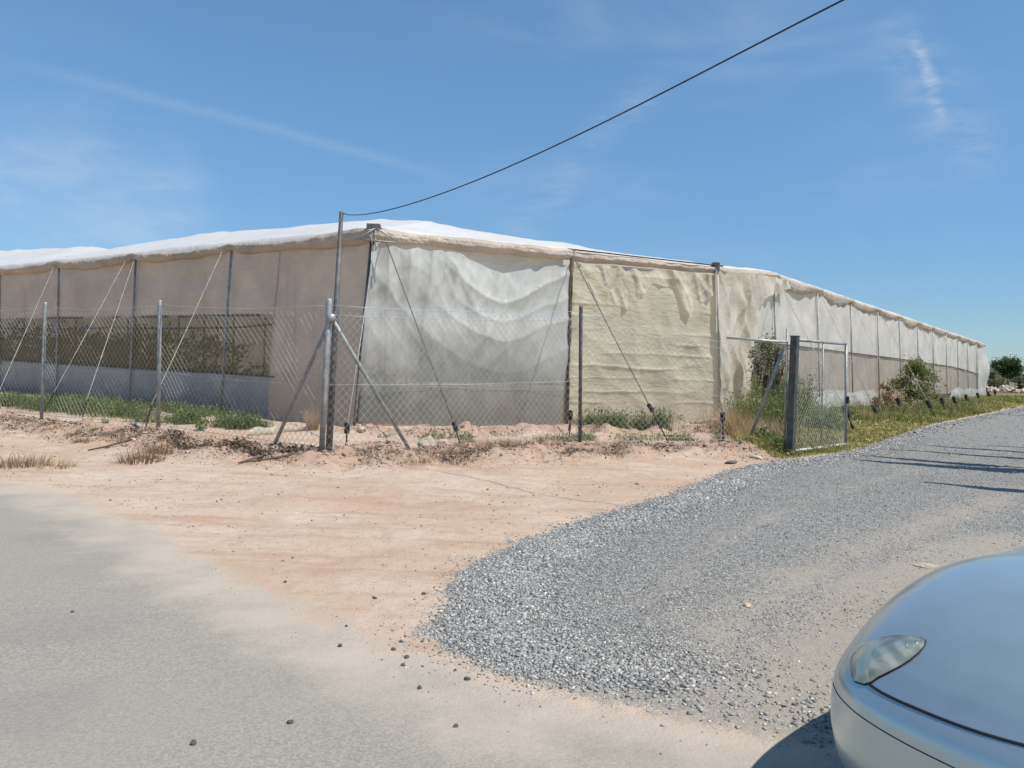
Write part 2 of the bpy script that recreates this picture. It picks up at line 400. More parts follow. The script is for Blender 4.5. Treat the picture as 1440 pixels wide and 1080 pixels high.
scn.cycles.use_denoising = True
scn.cycles.max_bounces = 10; scn.cycles.transparent_max_bounces = 24

# ------------------------------------------------------------------ layout of the place (surveyed ground points)
Cb = gp(500, 600); Db = gp(1009, 597); Lb = gp(0, 549); Eb = gp(1383, 559)
Ct = vert(Cb, 526, 330); Dt = vert(Db, 1004, 379); Dr = vert(Db, 1004, 361); Lt = vert(Lb, 0, 380); Et = vert(Eb, 1383, 485)
class Patch:
    def __init__(s, b0, b1, t0, t1):
        s.b0, s.b1, s.t0, s.t1 = b0, b1, t0, t1
        d = b1-b0; s.n = np.array([d[1], -d[0], 0]); s.n /= np.linalg.norm(s.n)   # outward = towards camera side
        s.len = np.linalg.norm(d)
    def P(s, u, v):
        u = np.asarray(u, float)[..., None]; v = np.asarray(v, float)[..., None]
        return (1-v)*(s.b0+(s.b1-s.b0)*u)+v*(s.t0+(s.t1-s.t0)*u)
    def uv(s, px, py):
        u, v = .5, .5
        for _ in range(30):
            p = proj(s.P(u, v)); e = np.array([px, py])-p
            if np.abs(e).max() < 1e-4: break
            h = 1e-4
            J = np.stack([(proj(s.P(u+h, v))-p)/h, (proj(s.P(u, v+h))-p)/h], 1)
            du, dv = np.linalg.solve(J, e)
            k = min(1, .4/max(abs(du), abs(dv), 1e-9)); u += du*k; v += dv*k
        return u, v
class SidePatch(Patch):             # long side wall: the eave drops to the front corner in the first bay
    def P(s, u, v):
        q = Patch.P(s, u, v); u = np.asarray(u, float); v = np.asarray(v, float)
        q[..., 2] -= v*(Dr[2]-Dt[2])*(1-sstep(-.01, .085, u)); return q
LW = Patch(Lb, Cb, Lt, Ct); FW = Patch(Cb, Db, Ct, Dt); RW = SidePatch(Db, Eb, Dr, Et)
print('corner', Cb, Ct, 'D', Db, Dt, 'L', Lb, Lt, 'E', Eb, Et)

# ------------------------------------------------------------------ terrain
def poly(pts): return np.array([gp(*p)[:2] for p in pts])
def seg_dist(P, poly_, closed=False):
    d = np.full(len(P), 1e9)
    n = len(poly_)
    for i in range(n if closed else n-1):
        a = poly_[i]; b = poly_[(i+1) % n]; ab = b-a
        t = np.clip(((P-a)@ab)/(ab@ab), 0, 1)
        d = np.minimum(d, np.linalg.norm(P-(a+t[:, None]*ab), axis=1))
    return d
def inside(P, pl):
    r = np.zeros(len(P), bool); n = len(pl)
    for i in range(n):
        a = pl[i]; b = pl[(i+1) % n]
        c = (a[1] > P[:, 1]) != (b[1] > P[:, 1])
        with np.errstate(divide='ignore', invalid='ignore'):
            xx = (b[0]-a[0])*(P[:, 1]-a[1])/(b[1]-a[1]+1e-12)+a[0]
        r ^= c & (P[:, 0] < xx)
    return r
def sdist(P, pl):
    d = seg_dist(P, pl, True); return np.where(inside(P, pl), d, -d)
road_edge = poly([(-260, 640), (0, 674), (110, 698), (215, 738), (265, 768), (330, 800), (410, 842), (480, 876), (540, 897), (600, 915), (650, 938), (760, 972), (880, 990), (1000, 1006), (1120, 1030)])
R0 = road_edge[0]
road_poly = np.vstack([[[-60, R0[1]+(R0[0]+60)*.0+17]], road_edge, [[2.0, 2.35], [6.0, 1.2], [30, -6], [30, -30], [-60, -30]]])
grav_poly = np.vstack([poly([(592, 888), (628, 850), (630, 820), (668, 790), (730, 762), (800, 737), (880, 713), (940, 696), (985, 677), (1035, 658), (1090, 648), (1150, 642), (1205, 632), (1260, 612), (1310, 598), (1375, 585), (1440, 573), (1520, 566)]),
                       [[60, 62], [80, 60], [14, 6.0], [6.0, 2.2]], poly([(1150, 1052), (1000, 1020), (890, 998), (800, 977), (700, 948), (640, 922)])])
far_field = np.array([[60, 62], [80, 60], [14, 6.0], [30, -4], [400, -4], [400, 400], [-400, 400]])
verge_poly = np.vstack([poly([(1062, 640), (1095, 644), (1150, 640), (1205, 630), (1260, 610), (1310, 596), (1375, 583), (1440, 571), (1520, 564)]), [[62, 63.5]], [[62, 85]], [Eb[:2]+[2, 6]], [Eb[:2]], [Db[:2]+[.4, .4]]])
bank_line = poly([(-120, 590), (58, 602), (222, 622), (330, 640), (452, 648), (560, 645), (700, 640), (815, 634), (960, 634), (1050, 640)])
foot_line = poly([(497, 606), (560, 610), (640, 612), (790, 607), (900, 606), (1005, 604)])
def bank_dist(P): return np.minimum(seg_dist(P, bank_line), seg_dist(P, foot_line)*1.6)
def coords(lo, hi, fine, cap, growth=1.22):
    c = list(np.arange(lo, hi, fine)); s = fine; x = c[-1]
    while x < cap: s *= growth; x += s; c.append(x)
    s = fine; x = lo; pre = []
    while x > -cap: s *= growth; x -= s; pre.append(x)
    return np.array(pre[::-1]+c)
gx = coords(-15, 13, .07, 900); gy = coords(1.5, 25, .07, 900)
GX, GY = np.meshgrid(gx, gy); PT = np.stack([GX.ravel(), GY.ravel()], 1)
s_road = sdist(PT, road_poly); s_grav = sdist(PT, grav_poly); s_verge = sdist(PT, verge_poly)
tr_lines = [(poly([(1000, 985), (1010, 900), (1075, 850), (1150, 800), (1290, 745), (1440, 690)]), .42), (poly([(1130, 985), (1165, 920), (1230, 850), (1330, 790), (1440, 765)]), .5), (poly([(905, 850), (1010, 770), (1100, 720), (1290, 660), (1440, 625)]), .20), (poly([(800, 985), (900, 1000), (1000, 1015), (1160, 1045)]), .26)]
def track_f(P):
    t = np.zeros(len(P))
    for i, (pl, wd) in enumerate(tr_lines): t = np.maximum(t, (.62, .9, .42, .8)[i]*(1-seg_dist(P, pl)/(wd*1.9)))
    return np.clip(t, 0, 1)
def bank_f(P): return np.exp(-(bank_dist(P)/1.0)**2)
def height(P):
    x, y = P[:, 0], P[:, 1]
    r = sdist(P, road_poly); g = sdist(P, grav_poly)
    free = sstep(.1, .9, np.minimum(-r, -g))
    b = bank_f(P)
    near = (np.abs(x) < 40) & (y < 60)
    z = free*(.03*fbm(x*.8, y*.8, 3, 3)+b*(.09+.14*fbm(x*2.1, y*2.1, 4, 9)+.03*ridged(x*4, y*4, 2, 19))+.012*fbm(x*5, y*5, 3, 5))
    z = z + sstep(0, .35, g)*(.02+.012*fbm(x*1.3, y*1.3, 3, 21))*(1-.6*track_f(P))
    return np.where(near, z, 0)
Z = height(PT)
cls = np.zeros(len(PT), int)
V3 = np.column_stack([PT, Z]); Fq = tri_faces(len(gy), len(gx))
cen = PT[Fq].mean(1)
c_road = sdist(cen, road_poly) > 0; c_grav = sdist(cen, grav_poly) > 0; c_verge = sdist(cen, verge_poly) > 0
lab = np.where(c_grav, 2, np.where(c_road, 1, np.where(c_verge, 3, 0)))
far = np.hypot(PT[:, 0], PT[:, 1]-10) > 60
s_gr = np.where(far & (s_grav < 0) & (s_road < 0), 1.0, s_verge)
ATT = dict(road=np.clip(s_road, -2, 2), gravel=np.clip(s_grav, -1, 1), grass=np.clip(s_gr, -1, 1), track=track_f(PT), bank=bank_f(PT))
for i, (nm, lb) in enumerate([('ground', 'pinkish bare dirt ground between the road and the fence'), ('road', 'pale dusty asphalt road in the foreground'), ('gravel_drive', 'driveway of blue grey crushed gravel'), ('verge', 'weedy verge between greenhouse side and gravel drive')]):
    f = Fq[lab == i]; used, inv = np.unique(f, return_inverse=True)
    o = mesh_obj(nm, V3[used], inv.reshape(-1, 4), M['terrain'], None, True, {k: v[used] for k, v in ATT.items()})
    tag(o, lb, 'ground', kind='structure')
def zat(x, y): return float(height(np.array([[x, y]]))[0])
def on(px, py):
    p = gp(px, py); z = zat(p[0], p[1]); return np.array([p[0], p[1], z])

# ------------------------------------------------------------------ scattered stones (stuff)
CUBE = np.array([[x, y, z] for x in (-1, 1) for y in (-1, 1) for z in (-1, 1)], float)
CF = np.array([(0, 1, 3, 2), (4, 6, 7, 5), (0, 4, 5, 1), (2, 3, 7, 6), (0, 2, 6, 4), (1, 5, 7, 3)])
def stones(P, r, flat=.55):
    n = len(P); V = CUBE[None]*np.stack([rng.uniform(.6, 1.2, n), rng.uniform(.5, 1, n), rng.uniform(.35, .8, n)*flat/.7], 1)[:, None]
    V = V*(1+rng.uniform(-.42, .35, (n, 8, 3)))
    a = rng.uniform(0, 2*math.pi, n); t = rng.normal(0, .5, n)
    ca, sa, ct, st = np.cos(a), np.sin(a), np.cos(t), np.sin(t)
    x, y, z = V[..., 0], V[..., 1], V[..., 2]
    y, z = y*ct[:, None]-z*st[:, None], y*st[:, None]+z*ct[:, None]
    x, y = x*ca[:, None]-y*sa[:, None], x*sa[:, None]+y*ca[:, None]
    V = np.stack([x, y, z], -1)*(r*.62)[:, None, None]+P[:, None]
    F = (np.arange(n)*8)[:, None, None]+CF[None]
    return V.reshape(-1, 3), F.reshape(-1, 4)
def rand_in(n, x0, x1, y0, y1): return np.column_stack([rng.uniform(x0, x1, n), rng.uniform(y0, y1, n)])
Q = []; RR = []
for (n, x0, x1, y0, y1, r0, r1) in [(170000, -1, 4.5, 3.0, 7.5, .006, .0145), (120000, .3, 9, 7.5, 13, .008, .018), (60000, 1.5, 13, 13, 21, .011, .024), (40000, 5, 38, 21, 50, .02, .05)]:
    P = rand_in(n, x0, x1, y0, y1); g = sdist(P, grav_poly); t = track_f(P)
    edge = np.exp(-((g-.35)/.45)**2)
    pr = sstep(-.28, .12, g+.12*fbm(P[:, 0]*4, P[:, 1]*4, 2, 4))*(.20+.80*edge)*(1-.88*sstep(.1, .85, t*(1.0+.5*fbm(P[:, 0]*.9, P[:, 1]*.9, 2, 18))+.35*fbm(P[:, 0]*1.6, P[:, 1]*1.6, 4, 8)))
    low = np.where(g < .0, .35, 1); kp = rng.random(len(P)) < pr*low
    P = P[kp]; r = r0*(r1/r0)**(rng.random(len(P))**1.3)*(.85+.6*edge[kp]); Q.append(P); RR.append(r)
P = np.vstack(Q); r = np.concatenate(RR)
V, F = stones(np.column_stack([P, height(P)+r*.15]), r)
tone = np.repeat(np.clip(rng.normal(.48, .25, len(P)), 0, 1), 8)
tag(mesh_obj('gravel', V, F, M['stones'], None, False, {'tone': tone}), 'loose blue grey crushed stones on the drive', 'gravel', kind='stuff')
print('stones', len(P))
# crumbs and clods of dirt
P1 = rand_in(90000, -14, 6, 5.5, 18); d = bank_dist(P1); dg = sdist(P1, grav_poly); dr = sdist(P1, road_poly)
cl_ = sstep(.42, .8, .5+.5*fbm(P1[:, 0]*1.1, P1[:, 1]*1.1, 3, 31))
kp = (dg < -.05) & (dr < -.15) & (rng.random(len(P1)) < (.05+.20*cl_+.85*np.exp(-(d/.85)**2)*(.45+.55*cl_)))
P1 = P1[kp]; r = np.exp(rng.normal(math.log(.009), .4, len(P1)))*(1+1.9*np.exp(-(d[kp]/.9)**2)); r = np.clip(r, .005, .06)
P2 = rand_in(1600, -3, 3, 3.0, 7.5); P2 = P2[(sdist(P2, road_poly) < .5) & (sdist(P2, grav_poly) < -.02)]; P2 = P2[rng.random(len(P2)) < .35]
P = np.vstack([P1, P2]); r = np.concatenate([r, rng.uniform(.004, .009, len(P2))])
V, F = stones(np.column_stack([P, height(P)+r*.2]), r)
tag(mesh_obj('dirt_crumbs', V, F, M['clods'], None, False, {'tone': np.repeat(np.clip(rng.normal(.6, .25, len(P)), 0, 1), 8)}), 'crumbs and clods of dry earth along the fence', 'earth', kind='stuff')

# ------------------------------------------------------------------ blades, leaves
def blades(B, h, w_, lean, az=None, seg=3, curl=.6):
    """B (n,3) roots; returns verts, quad faces (thin tapering bent blades)"""
    n = len(B); az = rng.uniform(0, 2*math.pi, n) if az is None else az
    dx, dy = np.cos(az), np.sin(az); V = np.zeros((n, seg+1, 2, 3))
    for i in range(seg+1):
        t = i/seg; off = lean*h*(t**(1+curl)); zz = h*t*np.sqrt(np.clip(1-.5*(lean*t)**2, .15, 1))
        c = B+np.stack([dx*off, dy*off, zz], 1); ww = w_*(1-t*.93)/2
        s_ = np.stack([-dy*ww, dx*ww, np.zeros(n)], 1)
        V[:, i, 0] = c-s_; V[:, i, 1] = c+s_
    base = (np.arange(n)*(seg+1)*2)[:, None, None]
    F = np.array([[2*i, 2*i+1, 2*i+3, 2*i+2] for i in range(seg)])[None]+base
    return V.reshape(-1, 3), F.reshape(-1, 4)
def leafs(Cc, size, up=.3):
    n = len(Cc); a = rng.normal(size=(n, 3)); a /= np.linalg.norm(a, axis=1)[:, None]
    nn = rng.normal(size=(n, 3)); nn[:, 2] += up*2; b = np.cross(a, nn); b /= np.linalg.norm(b, axis=1)[:, None]+1e-9
    s = size[:, None]
    V = np.stack([Cc-a*s*.55, Cc+b*s*.27, Cc+a*s*.55, Cc-b*s*.27], 1)
    F = (np.arange(n)*4)[:, None]+np.arange(4)[None]
    return V.reshape(-1, 3), F
class VF:
    def __init__(s): s.V = []; s.F = []; s.T = []; s.n = 0
    def add(s, VF_, tone, per):
        V, F = VF_; s.V.append(V); s.F.append(F+s.n); s.n += len(V); s.T.append(np.repeat(np.clip(tone, 0, 1), per)); return s
    def build(s, name, mat, parent=None):
        return mesh_obj(name, np.vstack(s.V), np.vstack(s.F), mat, parent, False, {'tone': np.concatenate(s.T)})

def tuft(name, p, n, h, spread, mat, label, cat='plant', group=None, w_=.008, lean=.6, leafy=0, tone=.5):
    root = empty(name, p); a = VF()
    ang = rng.uniform(0, 2*math.pi, n); rr = spread*np.sqrt(rng.random(n))*.55
    B = np.column_stack([rr*np.cos(ang), rr*np.sin(ang), np.full(n, -.02)])
    hh = h*rng.uniform(.45, 1.05, n)
    a.add(blades(B, hh, np.full(n, w_), rng.uniform(.2, 1.3, n)*lean, ang+rng.normal(0, .5, n)), rng.normal(tone, .22, n), 8)
    a.build('blades', M[mat], root)
    if leafy:
        c = VF(); ang = rng.uniform(0, 2*math.pi, leafy); rr = spread*np.sqrt(rng.random(leafy)); zz = h*rng.uniform(.1, .9, leafy)*(1-.5*rr/spread)
        c.add(leafs(np.column_stack([rr*np.cos(ang), rr*np.sin(ang), zz]), h*rng.uniform(.10, .22, leafy)), rng.normal(tone, .25, leafy), 4)
        c.build('leaves', M[mat], root)
    return tag(root, label, cat, group)

def bush(name, p, rx, ry, hz, nclump, nleaf, lsize, mat, label, cat='shrub', group=None, trunk=.0, stems=8, gap=.35, woodmat='wood', tone=.5):
    """limbs from the base, leaf clumps spread through the crown's volume"""
    root = empty(name, p); st = MB(); lv = VF()
    if trunk: st.tube([(0, 0, -.1), (.02*hz, 0, trunk*.5), (0, .02*hz, trunk)], hz*.045, 7, hz*.03)
    cs = []
    for i in range(nclump):
        a = random.uniform(0, 2*math.pi); e = random.random()**.6; zz = random.random()
        prof = math.sin(math.pi*min(1, .18+.82*zz*.98))**.6
        cs.append(np.array([rx*e*prof*math.cos(a), ry*e*prof*math.sin(a), trunk*.8+(hz-trunk*.8)*(.12+.86*zz)]))
    for i in range(min(stems, nclump)):
        c = cs[i]; m = c*np.array([.45, .45, .55])+np.array([random.uniform(-.05, .05)*hz, random.uniform(-.05, .05)*hz, trunk*.4])
        st.tube([(0, 0, trunk*.9-.02), m, c], [hz*.018, hz*.011, hz*.004], 5)
    for c in cs:
        k = nleaf//nclump; s_ = random.uniform(.55, 1.2); R = np.array([rx, ry, hz*.5])*.30*s_
        q = rng.normal(size=(k, 3))*.5*R+c; q[:, 2] = np.maximum(q[:, 2], .03)
        tn = np.full(k, tone+random.uniform(-.2, .2))+.25*(q[:, 2]-c[2])/(R[2]+1e-6)*.5+rng.normal(0, .13, k)
        lv.add(leafs(q, lsize*rng.uniform(.6, 1.3, k)), tn, 4)
    st.build('trunk' if trunk else 'stems', M[woodmat], root)
    lv.build('crown' if trunk else 'foliage', M[mat], root)
    return tag(root, label, cat, group)

# ------------------------------------------------------------------ greenhouse
gh = empty('greenhouse', (float(Cb[0]), float(Cb[1]), 0))
tag(gh, 'large low greenhouse of patched plastic film and netting under a white sheeted roof', 'greenhouse')
GO = np.array([Cb[0], Cb[1], 0])
def gmesh(name, V, F, mat, smooth=True): return mesh_obj(name, np.asarray(V)-GO, F, mat, gh, smooth)
def gbuild(mb, name, mat, smooth=True):
    mb.V = [tuple(np.array(v)-GO) for v in mb.V]; return mb.build(name, mat, gh, smooth)
def curve(patch, pts):
    uv = np.array([patch.uv(*p) for p in pts]); o = np.argsort(uv[:, 0]); return uv[o]
def sheet(name, patch, top, bot, nu, nv, disp, mat, off=0., u0=None, u1=None, jag=None, label=None):
    T = curve(patch, top); B = curve(patch, bot)
    u0 = max(T[0, 0], B[0, 0]) if u0 is None else u0; u1 = min(T[-1, 0], B[-1, 0]) if u1 is None else u1
    u = np.linspace(u0, u1, nu)
    vt = np.interp(u, T[:, 0], T[:, 1]); vb = np.interp(u, B[:, 0], B[:, 1])
    if jag is not None: vb = vb+jag(u*patch.len)/4.6
    t = np.linspace(0, 1, nv)[:, None]
    U = np.broadcast_to(u, (nv, nu)); Vv = vb+(vt-vb)*t
    P = patch.P(U, Vv); S = (U-u0)/(u1-u0); Tt = np.broadcast_to(t, (nv, nu))
    d = off+disp(U*patch.len, Vv*4.6, S, Tt)
    P = P+d[..., None]*patch.n
    o = gmesh(name, P.reshape(-1, 3), tri_faces(nv, nu), M[mat])
    if label: o['label'] = label
    return o
flat = lambda x, z, s, t: .03*fbm(x*.5, z*.7, 3, 2)+.012*fbm(x*2, z*2, 2, 8)
def netd(x, z, s, t): return .045*fbm(x*.45, z*.5, 3, 2)+.02*fbm(x*1.8, z*.9, 3, 8)+.012*np.sin(x*3+2*fbm(x*.3, z, 2, 3))
# ---- left wall
u_b = LW.uv(389, 443)[0]
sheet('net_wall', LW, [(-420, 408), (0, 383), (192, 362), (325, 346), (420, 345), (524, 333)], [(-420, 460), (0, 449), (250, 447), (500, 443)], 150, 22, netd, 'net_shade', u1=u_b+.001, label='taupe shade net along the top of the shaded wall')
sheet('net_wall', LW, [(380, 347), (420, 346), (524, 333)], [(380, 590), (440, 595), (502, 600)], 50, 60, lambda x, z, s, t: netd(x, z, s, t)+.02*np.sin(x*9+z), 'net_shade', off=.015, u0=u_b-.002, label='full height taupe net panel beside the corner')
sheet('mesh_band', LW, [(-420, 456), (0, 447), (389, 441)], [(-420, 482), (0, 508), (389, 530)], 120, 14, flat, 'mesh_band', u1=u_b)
sheet('plastic_skirt', LW, [(-420, 482), (0, 507), (389, 529)], [(-420, 510), (0, 554), (389, 598)], 200, 24, lambda x, z, s, t: .05*ridged(x*1.1, z*.8, 3, 4)*(1-t)+.03*fbm(x*2.5, z*1.5, 3, 6)-.1*(1-t), 'skirt_blue', off=.02, u1=u_b)
# ---- front wall
sheet('backing_sheet', FW, [(528, 338), (660, 348), (795, 362)], [(526, 420), (660, 430), (795, 440)], 60, 10, flat, 'net_right', off=-.12)
def swag(x, z, s, t):
    xc = .66; ph = t-1.25*(s-xc)**2-.03*vnoise(s*5, t*3, 4)
    f1 = np.exp(-np.abs(ph-.80)/.05)*.075*sstep(.25, .5, s)+np.exp(-np.abs(ph-.55)/.06)*.075*sstep(.15, .5, s)+np.exp(-np.abs(ph-.67)/.025)*.03*sstep(.3, .5, s)+np.exp(-np.abs(ph-.36)/.04)*.03
    fan = (1-np.abs(((s*9+(1-t)*(s-.35)*5+.35*vnoise(s*4, t*2, 3)) % 1)*2-1)**.7)*.085*sstep(.40, .95, t)*sstep(.80, .45, s)
    dia = folds(x, z, 5, 7, (.25, .7), (-.9, .9), 1.5)*.035*sstep(.15, .6, t)
    ver = folds(x, z, 15, 5, (.5, 1.2), (-.25, .25), 1.5)*.02+folds(x, z, 17, 9, (1.2, 3.2), (-.7, .7), 2.5)*.03*sstep(.1, .5, t)
    low = .04*fbm(x*.6, z*.4, 3, 5)+.10*np.sin(s*math.pi)*(1-t)
    return f1*sstep(1, .93, t)+fan+dia+ver+low
sheet('plastic_sheet', FW, [(519, 344), (535, 350), (551, 347), (566, 353), (585, 349), (600, 354), (625, 352), (647, 358), (676, 374), (704, 385), (735, 380), (767, 370), (799, 374)],
      [(497, 593), (530, 592), (560, 596), (610, 599), (640, 598), (700, 600), (740, 600), (765, 594), (792, 594)], 190, 130, swag, 'film_clear', off=.05, label='milky translucent plastic sheet hanging in swags')
def creases(x, z, s, t):
    d = np.zeros_like(x)
    for k, zz in enumerate([.28, .62, .95, 1.3, 1.62, 1.98, 2.3, 2.62, 2.95, 3.3]):
        w_ = z-zz-.05*vnoise(x*.6, np.zeros_like(x)+k*7.3, k)-.012*vnoise(x*4, np.zeros_like(x)+k, 40+k)
        d += (.032+.026*vnoise(x*.9, np.zeros_like(x)+k*3.1, 60+k))*np.exp(-np.abs(w_)/.035)*sstep(-.5, .2, vnoise(x*.8, np.zeros_like(x)+k*5.1, 80+k))
    d += .022*folds(x, z, 25, 8, (.4, 1.1), (.5, 2.6), 2.4)+.020*folds(x, z, 35, 10, (.8, 2.2), (0, math.pi), 2.6)+.03*fbm(x*.6, z*.4, 2, 15)
    d += .09*np.exp(-(s/.06)**2)+.02*np.sin(z*9+2*vnoise(z*2, x, 3))*np.exp(-(s/.07)**2)
    return d
sheet('tarpaulin', FW, [(796, 378), (850, 376), (900, 379), (950, 384), (1006, 388)], [(793, 591), (812, 588), (835, 593), (880, 594), (940, 599), (965, 596), (985, 593), (1009, 586)], 150, 150, creases, 'tarp', off=.03, label='yellowed creased film panel with a tattered hem')
def crump(x, z, s, t): return .065*folds(x, z, 45, 9, (.7, 1.8), (-.3, .9), 2.4)+.045*folds(x, z, 55, 10, (1.5, 3.5), (0, math.pi), 2.4)+.02*(1-t)*(1+vnoise(x*2, z*0, 4))
sheet('tattered_flap', FW, [(797, 371), (850, 373), (900, 377), (1005, 387)], [(796, 452), (803, 430), (812, 398), (822, 392), (836, 424), (852, 430), (868, 428), (878, 436), (890, 432), (902, 414), (915, 398), (932, 404), (945, 402), (958, 436), (966, 446), (973, 422), (985, 426), (1006, 408)], 160, 50, crump, 'crumple', off=.035)
# ---- right wall
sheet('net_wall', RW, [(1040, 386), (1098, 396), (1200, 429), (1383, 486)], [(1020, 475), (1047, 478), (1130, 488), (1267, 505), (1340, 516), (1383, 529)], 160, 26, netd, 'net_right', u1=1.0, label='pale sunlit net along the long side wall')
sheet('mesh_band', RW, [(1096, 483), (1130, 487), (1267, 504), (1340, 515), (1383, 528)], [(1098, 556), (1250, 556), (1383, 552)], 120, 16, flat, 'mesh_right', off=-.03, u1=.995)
jag = lambda x: .22*fbm(x*.7, x*0, 3, 3)
def sk(x, z, s, t): return .09*ridged(x*.9, z*1.2, 3, 33)+.12*(1-t)
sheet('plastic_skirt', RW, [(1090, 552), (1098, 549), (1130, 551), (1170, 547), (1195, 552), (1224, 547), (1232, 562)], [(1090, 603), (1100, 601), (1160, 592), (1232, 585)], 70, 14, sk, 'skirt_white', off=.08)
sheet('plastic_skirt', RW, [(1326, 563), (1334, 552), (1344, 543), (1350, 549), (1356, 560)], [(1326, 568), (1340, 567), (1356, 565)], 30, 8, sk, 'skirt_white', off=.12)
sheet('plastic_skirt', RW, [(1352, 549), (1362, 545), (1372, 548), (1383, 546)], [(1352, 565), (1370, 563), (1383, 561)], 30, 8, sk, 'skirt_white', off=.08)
sheet('net_wall', RW, [(1375, 486), (1380, 487), (1384, 489)], [(1375, 561), (1380, 560), (1384, 558)], 12, 40, lambda x, z, s, t: .06*s+.35*np.exp(-((t-.55)/.25)**2)*s, 'net_right', off=.04, label='pale net end panel bulging outwards')
def strip(x, z, s, t): return .11*folds(x, z, 65, 9, (.8, 2.2), (-.45, .45), 2.2)+.04*folds(x, z, 75, 8, (1.2, 3), (0, math.pi), 1.5)+.04*(1-t)
sheet('hanging_flap', RW, [(1000, 380), (1040, 386), (1098, 396)], [(1000, 590), (1020, 584), (1036, 580), (1047, 574), (1050, 520), (1052, 470), (1058, 440), (1066, 420), (1078, 414), (1098, 406)], 110, 130, strip, 'crumple', off=.10, label='crumpled beige film bunched beside the gate')
# ---- posts
def post(p0, p1, r, mat, name='post'):
    gbuild(MB().tube([p0-np.array([0, 0, .1]), (p0+p1)/2, p1], r, 8), name, M[mat])
for px in (2, 85, 192, 325):
    u = LW.uv(px, 400)[0]; post(LW.P(u, 0)+.07*LW.n, LW.P(u, 1.0)+.06*LW.n, .034, 'galv')
for u in (-.25, -.5): post(LW.P(u, 0)+.07*LW.n, LW.P(u, 1.0)+.06*LW.n, .034, 'galv')
for k in range(1, 13):
    u = k/12; post(RW.P(u, 0)+.10*RW.n, RW.P(u, .995)+.06*RW.n, .032, 'galv')
post(Cb, Ct+[0, 0, .12], .075, 'galv_dark', 'corner_post')
um = FW.uv(797, 480)[0]; post(FW.P(um, 0)+.13*FW.n, FW.P(um, 1.03)+.13*FW.n, .055, 'wood')
post(Db+.14*FW.n, Dt+.14*FW.n+[0, 0, .10], .036, 'rope', 'corner_post')
for (c, sz) in [(Ct+[0.0, -.05, .16], (.30, .26, .14)), (Dt+[.02, -.1, .06], (.2, .2, .26))]:
    gbuild(MB().box(c, sz), 'post_cap', M['galv_dark'], False)
# straps at the corner
for a, b in [((500, 338), (526, 322)), (((558, 338)), (530, 322)), ((505, 336), (556, 341)), ((520, 326), (524, 345))]:
    gbuild(MB().tube([vert(Cb-[0, .32, 0], *a), vert(Cb-[0, .36, 0], *b)], .016, 6), 'strap', M['galv'])
# cords along mesh edges and eaves
def cord(patch, pts, r, mat, off, name='cord', sag=0):
    q = []
    for i, p in enumerate(pts): q.append(patch.P(*patch.uv(*p))+off*patch.n)
    gbuild(MB().tube(q, r, 6), name, M[mat])
cord(LW, [(-420, 470), (0, 462), (80, 464), (150, 461), (230, 462), (330, 461), (389, 456)], .022, 'galv_dark', .03)
cord(LW, [(-420, 482), (0, 506), (110, 513), (220, 520), (300, 524), (387, 530)], .022, 'galv_dark', .05)
cord(RW, [(1022, 477), (1130, 488), (1267, 505), (1340, 516), (1360, 521), (1383, 529)], .028, 'wood', .03)
cord(FW, [(795, 351), (850, 357), (920, 365), (1012, 375)], .02, 'black', .15, 'eave_wire')
cord(FW, [(498, 541), (600, 543), (720, 546), (790, 548)], .004, 'wire', .2, 'eave_wire')
# ---- eave valance (rolled film along the roof edge)
def valance(patch, u0, u1, nu, prof, mat, fn, name='eave_roll', label=None):
    u = np.linspace(u0, u1, nu); k = len(prof); pr = np.array(prof, float)
    m = 4*(k-1)+1; tt = np.linspace(0, k-1, m); o_ = np.interp(tt, range(k), pr[:, 0]); h_ = np.interp(tt, range(k), pr[:, 1])
    base = patch.P(u, np.ones_like(u))
    x = u*patch.len; do, dh, lift = fn(u, x, np.linspace(0, 1, m)[:, None])
    O = o_[:, None]+do; H = h_[:, None]*dh+lift
    P = base[None]+O[..., None]*patch.n+np.stack([H*0, H*0, H], -1)
    ob = gmesh(name, P.reshape(-1, 3), tri_faces(m, nu), M[mat])
    if label: ob['label'] = label
PROF = [(-.35, .15), (-.10, .15), (.08, .13), (.17, .05), (.18, -.06), (.12, -.16), (.02, -.19), (-.04, -.15)]
Lpost = [LW.uv(px, 400)[0] for px in (2, 85, 192, 325)]+[-.25, -.5, 1.0]
def near_posts(u, posts, w_, L):
    d = np.min(np.abs(u[None]-np.array(posts)[:, None]), axis=0)*L; return np.exp(-(d/w_)**2)
def fl(u, x, t):
    c = near_posts(u, Lpost, .22, LW.len)
    bay = np.abs(np.sin(math.pi*(u-Lpost[3])/.25))
    return (.04*fbm(x*1.2, t*2, 3, 5)+.035*folds(x, t*.5+x*0, 6, 8, (.8, 2.2), (-.6, .6), 1.5)+.04*c*np.sin(t*20), 1+.25*fbm(x*.8, t*0, 2, 9)-.25*c, -.07*bay+.04*c)
valance(LW, -.6, 1.01, 420, PROF, 'valance', fl, label='rolled beige film along the eave of the shaded wall')
def ff(u, x, t):
    c = near_posts(u, [um, 0], .3, FW.len); fade = sstep(um+.02, um-.02, u)
    return (.04*fbm(x*1.2, t*2, 3, 15)+.05*folds(x, t*.5+x*0, 16, 8, (.8, 2.2), (-.6, .6), 1.5)*(.3+.7*fade)-.03*(1-fade), .8+.2*fade+.2*fbm(x*.8, t*0, 2, 9), .02*c)
valance(FW, -.005, 1.0, 260, PROF, 'valance_r', ff, label='folded beige film along the front eave')
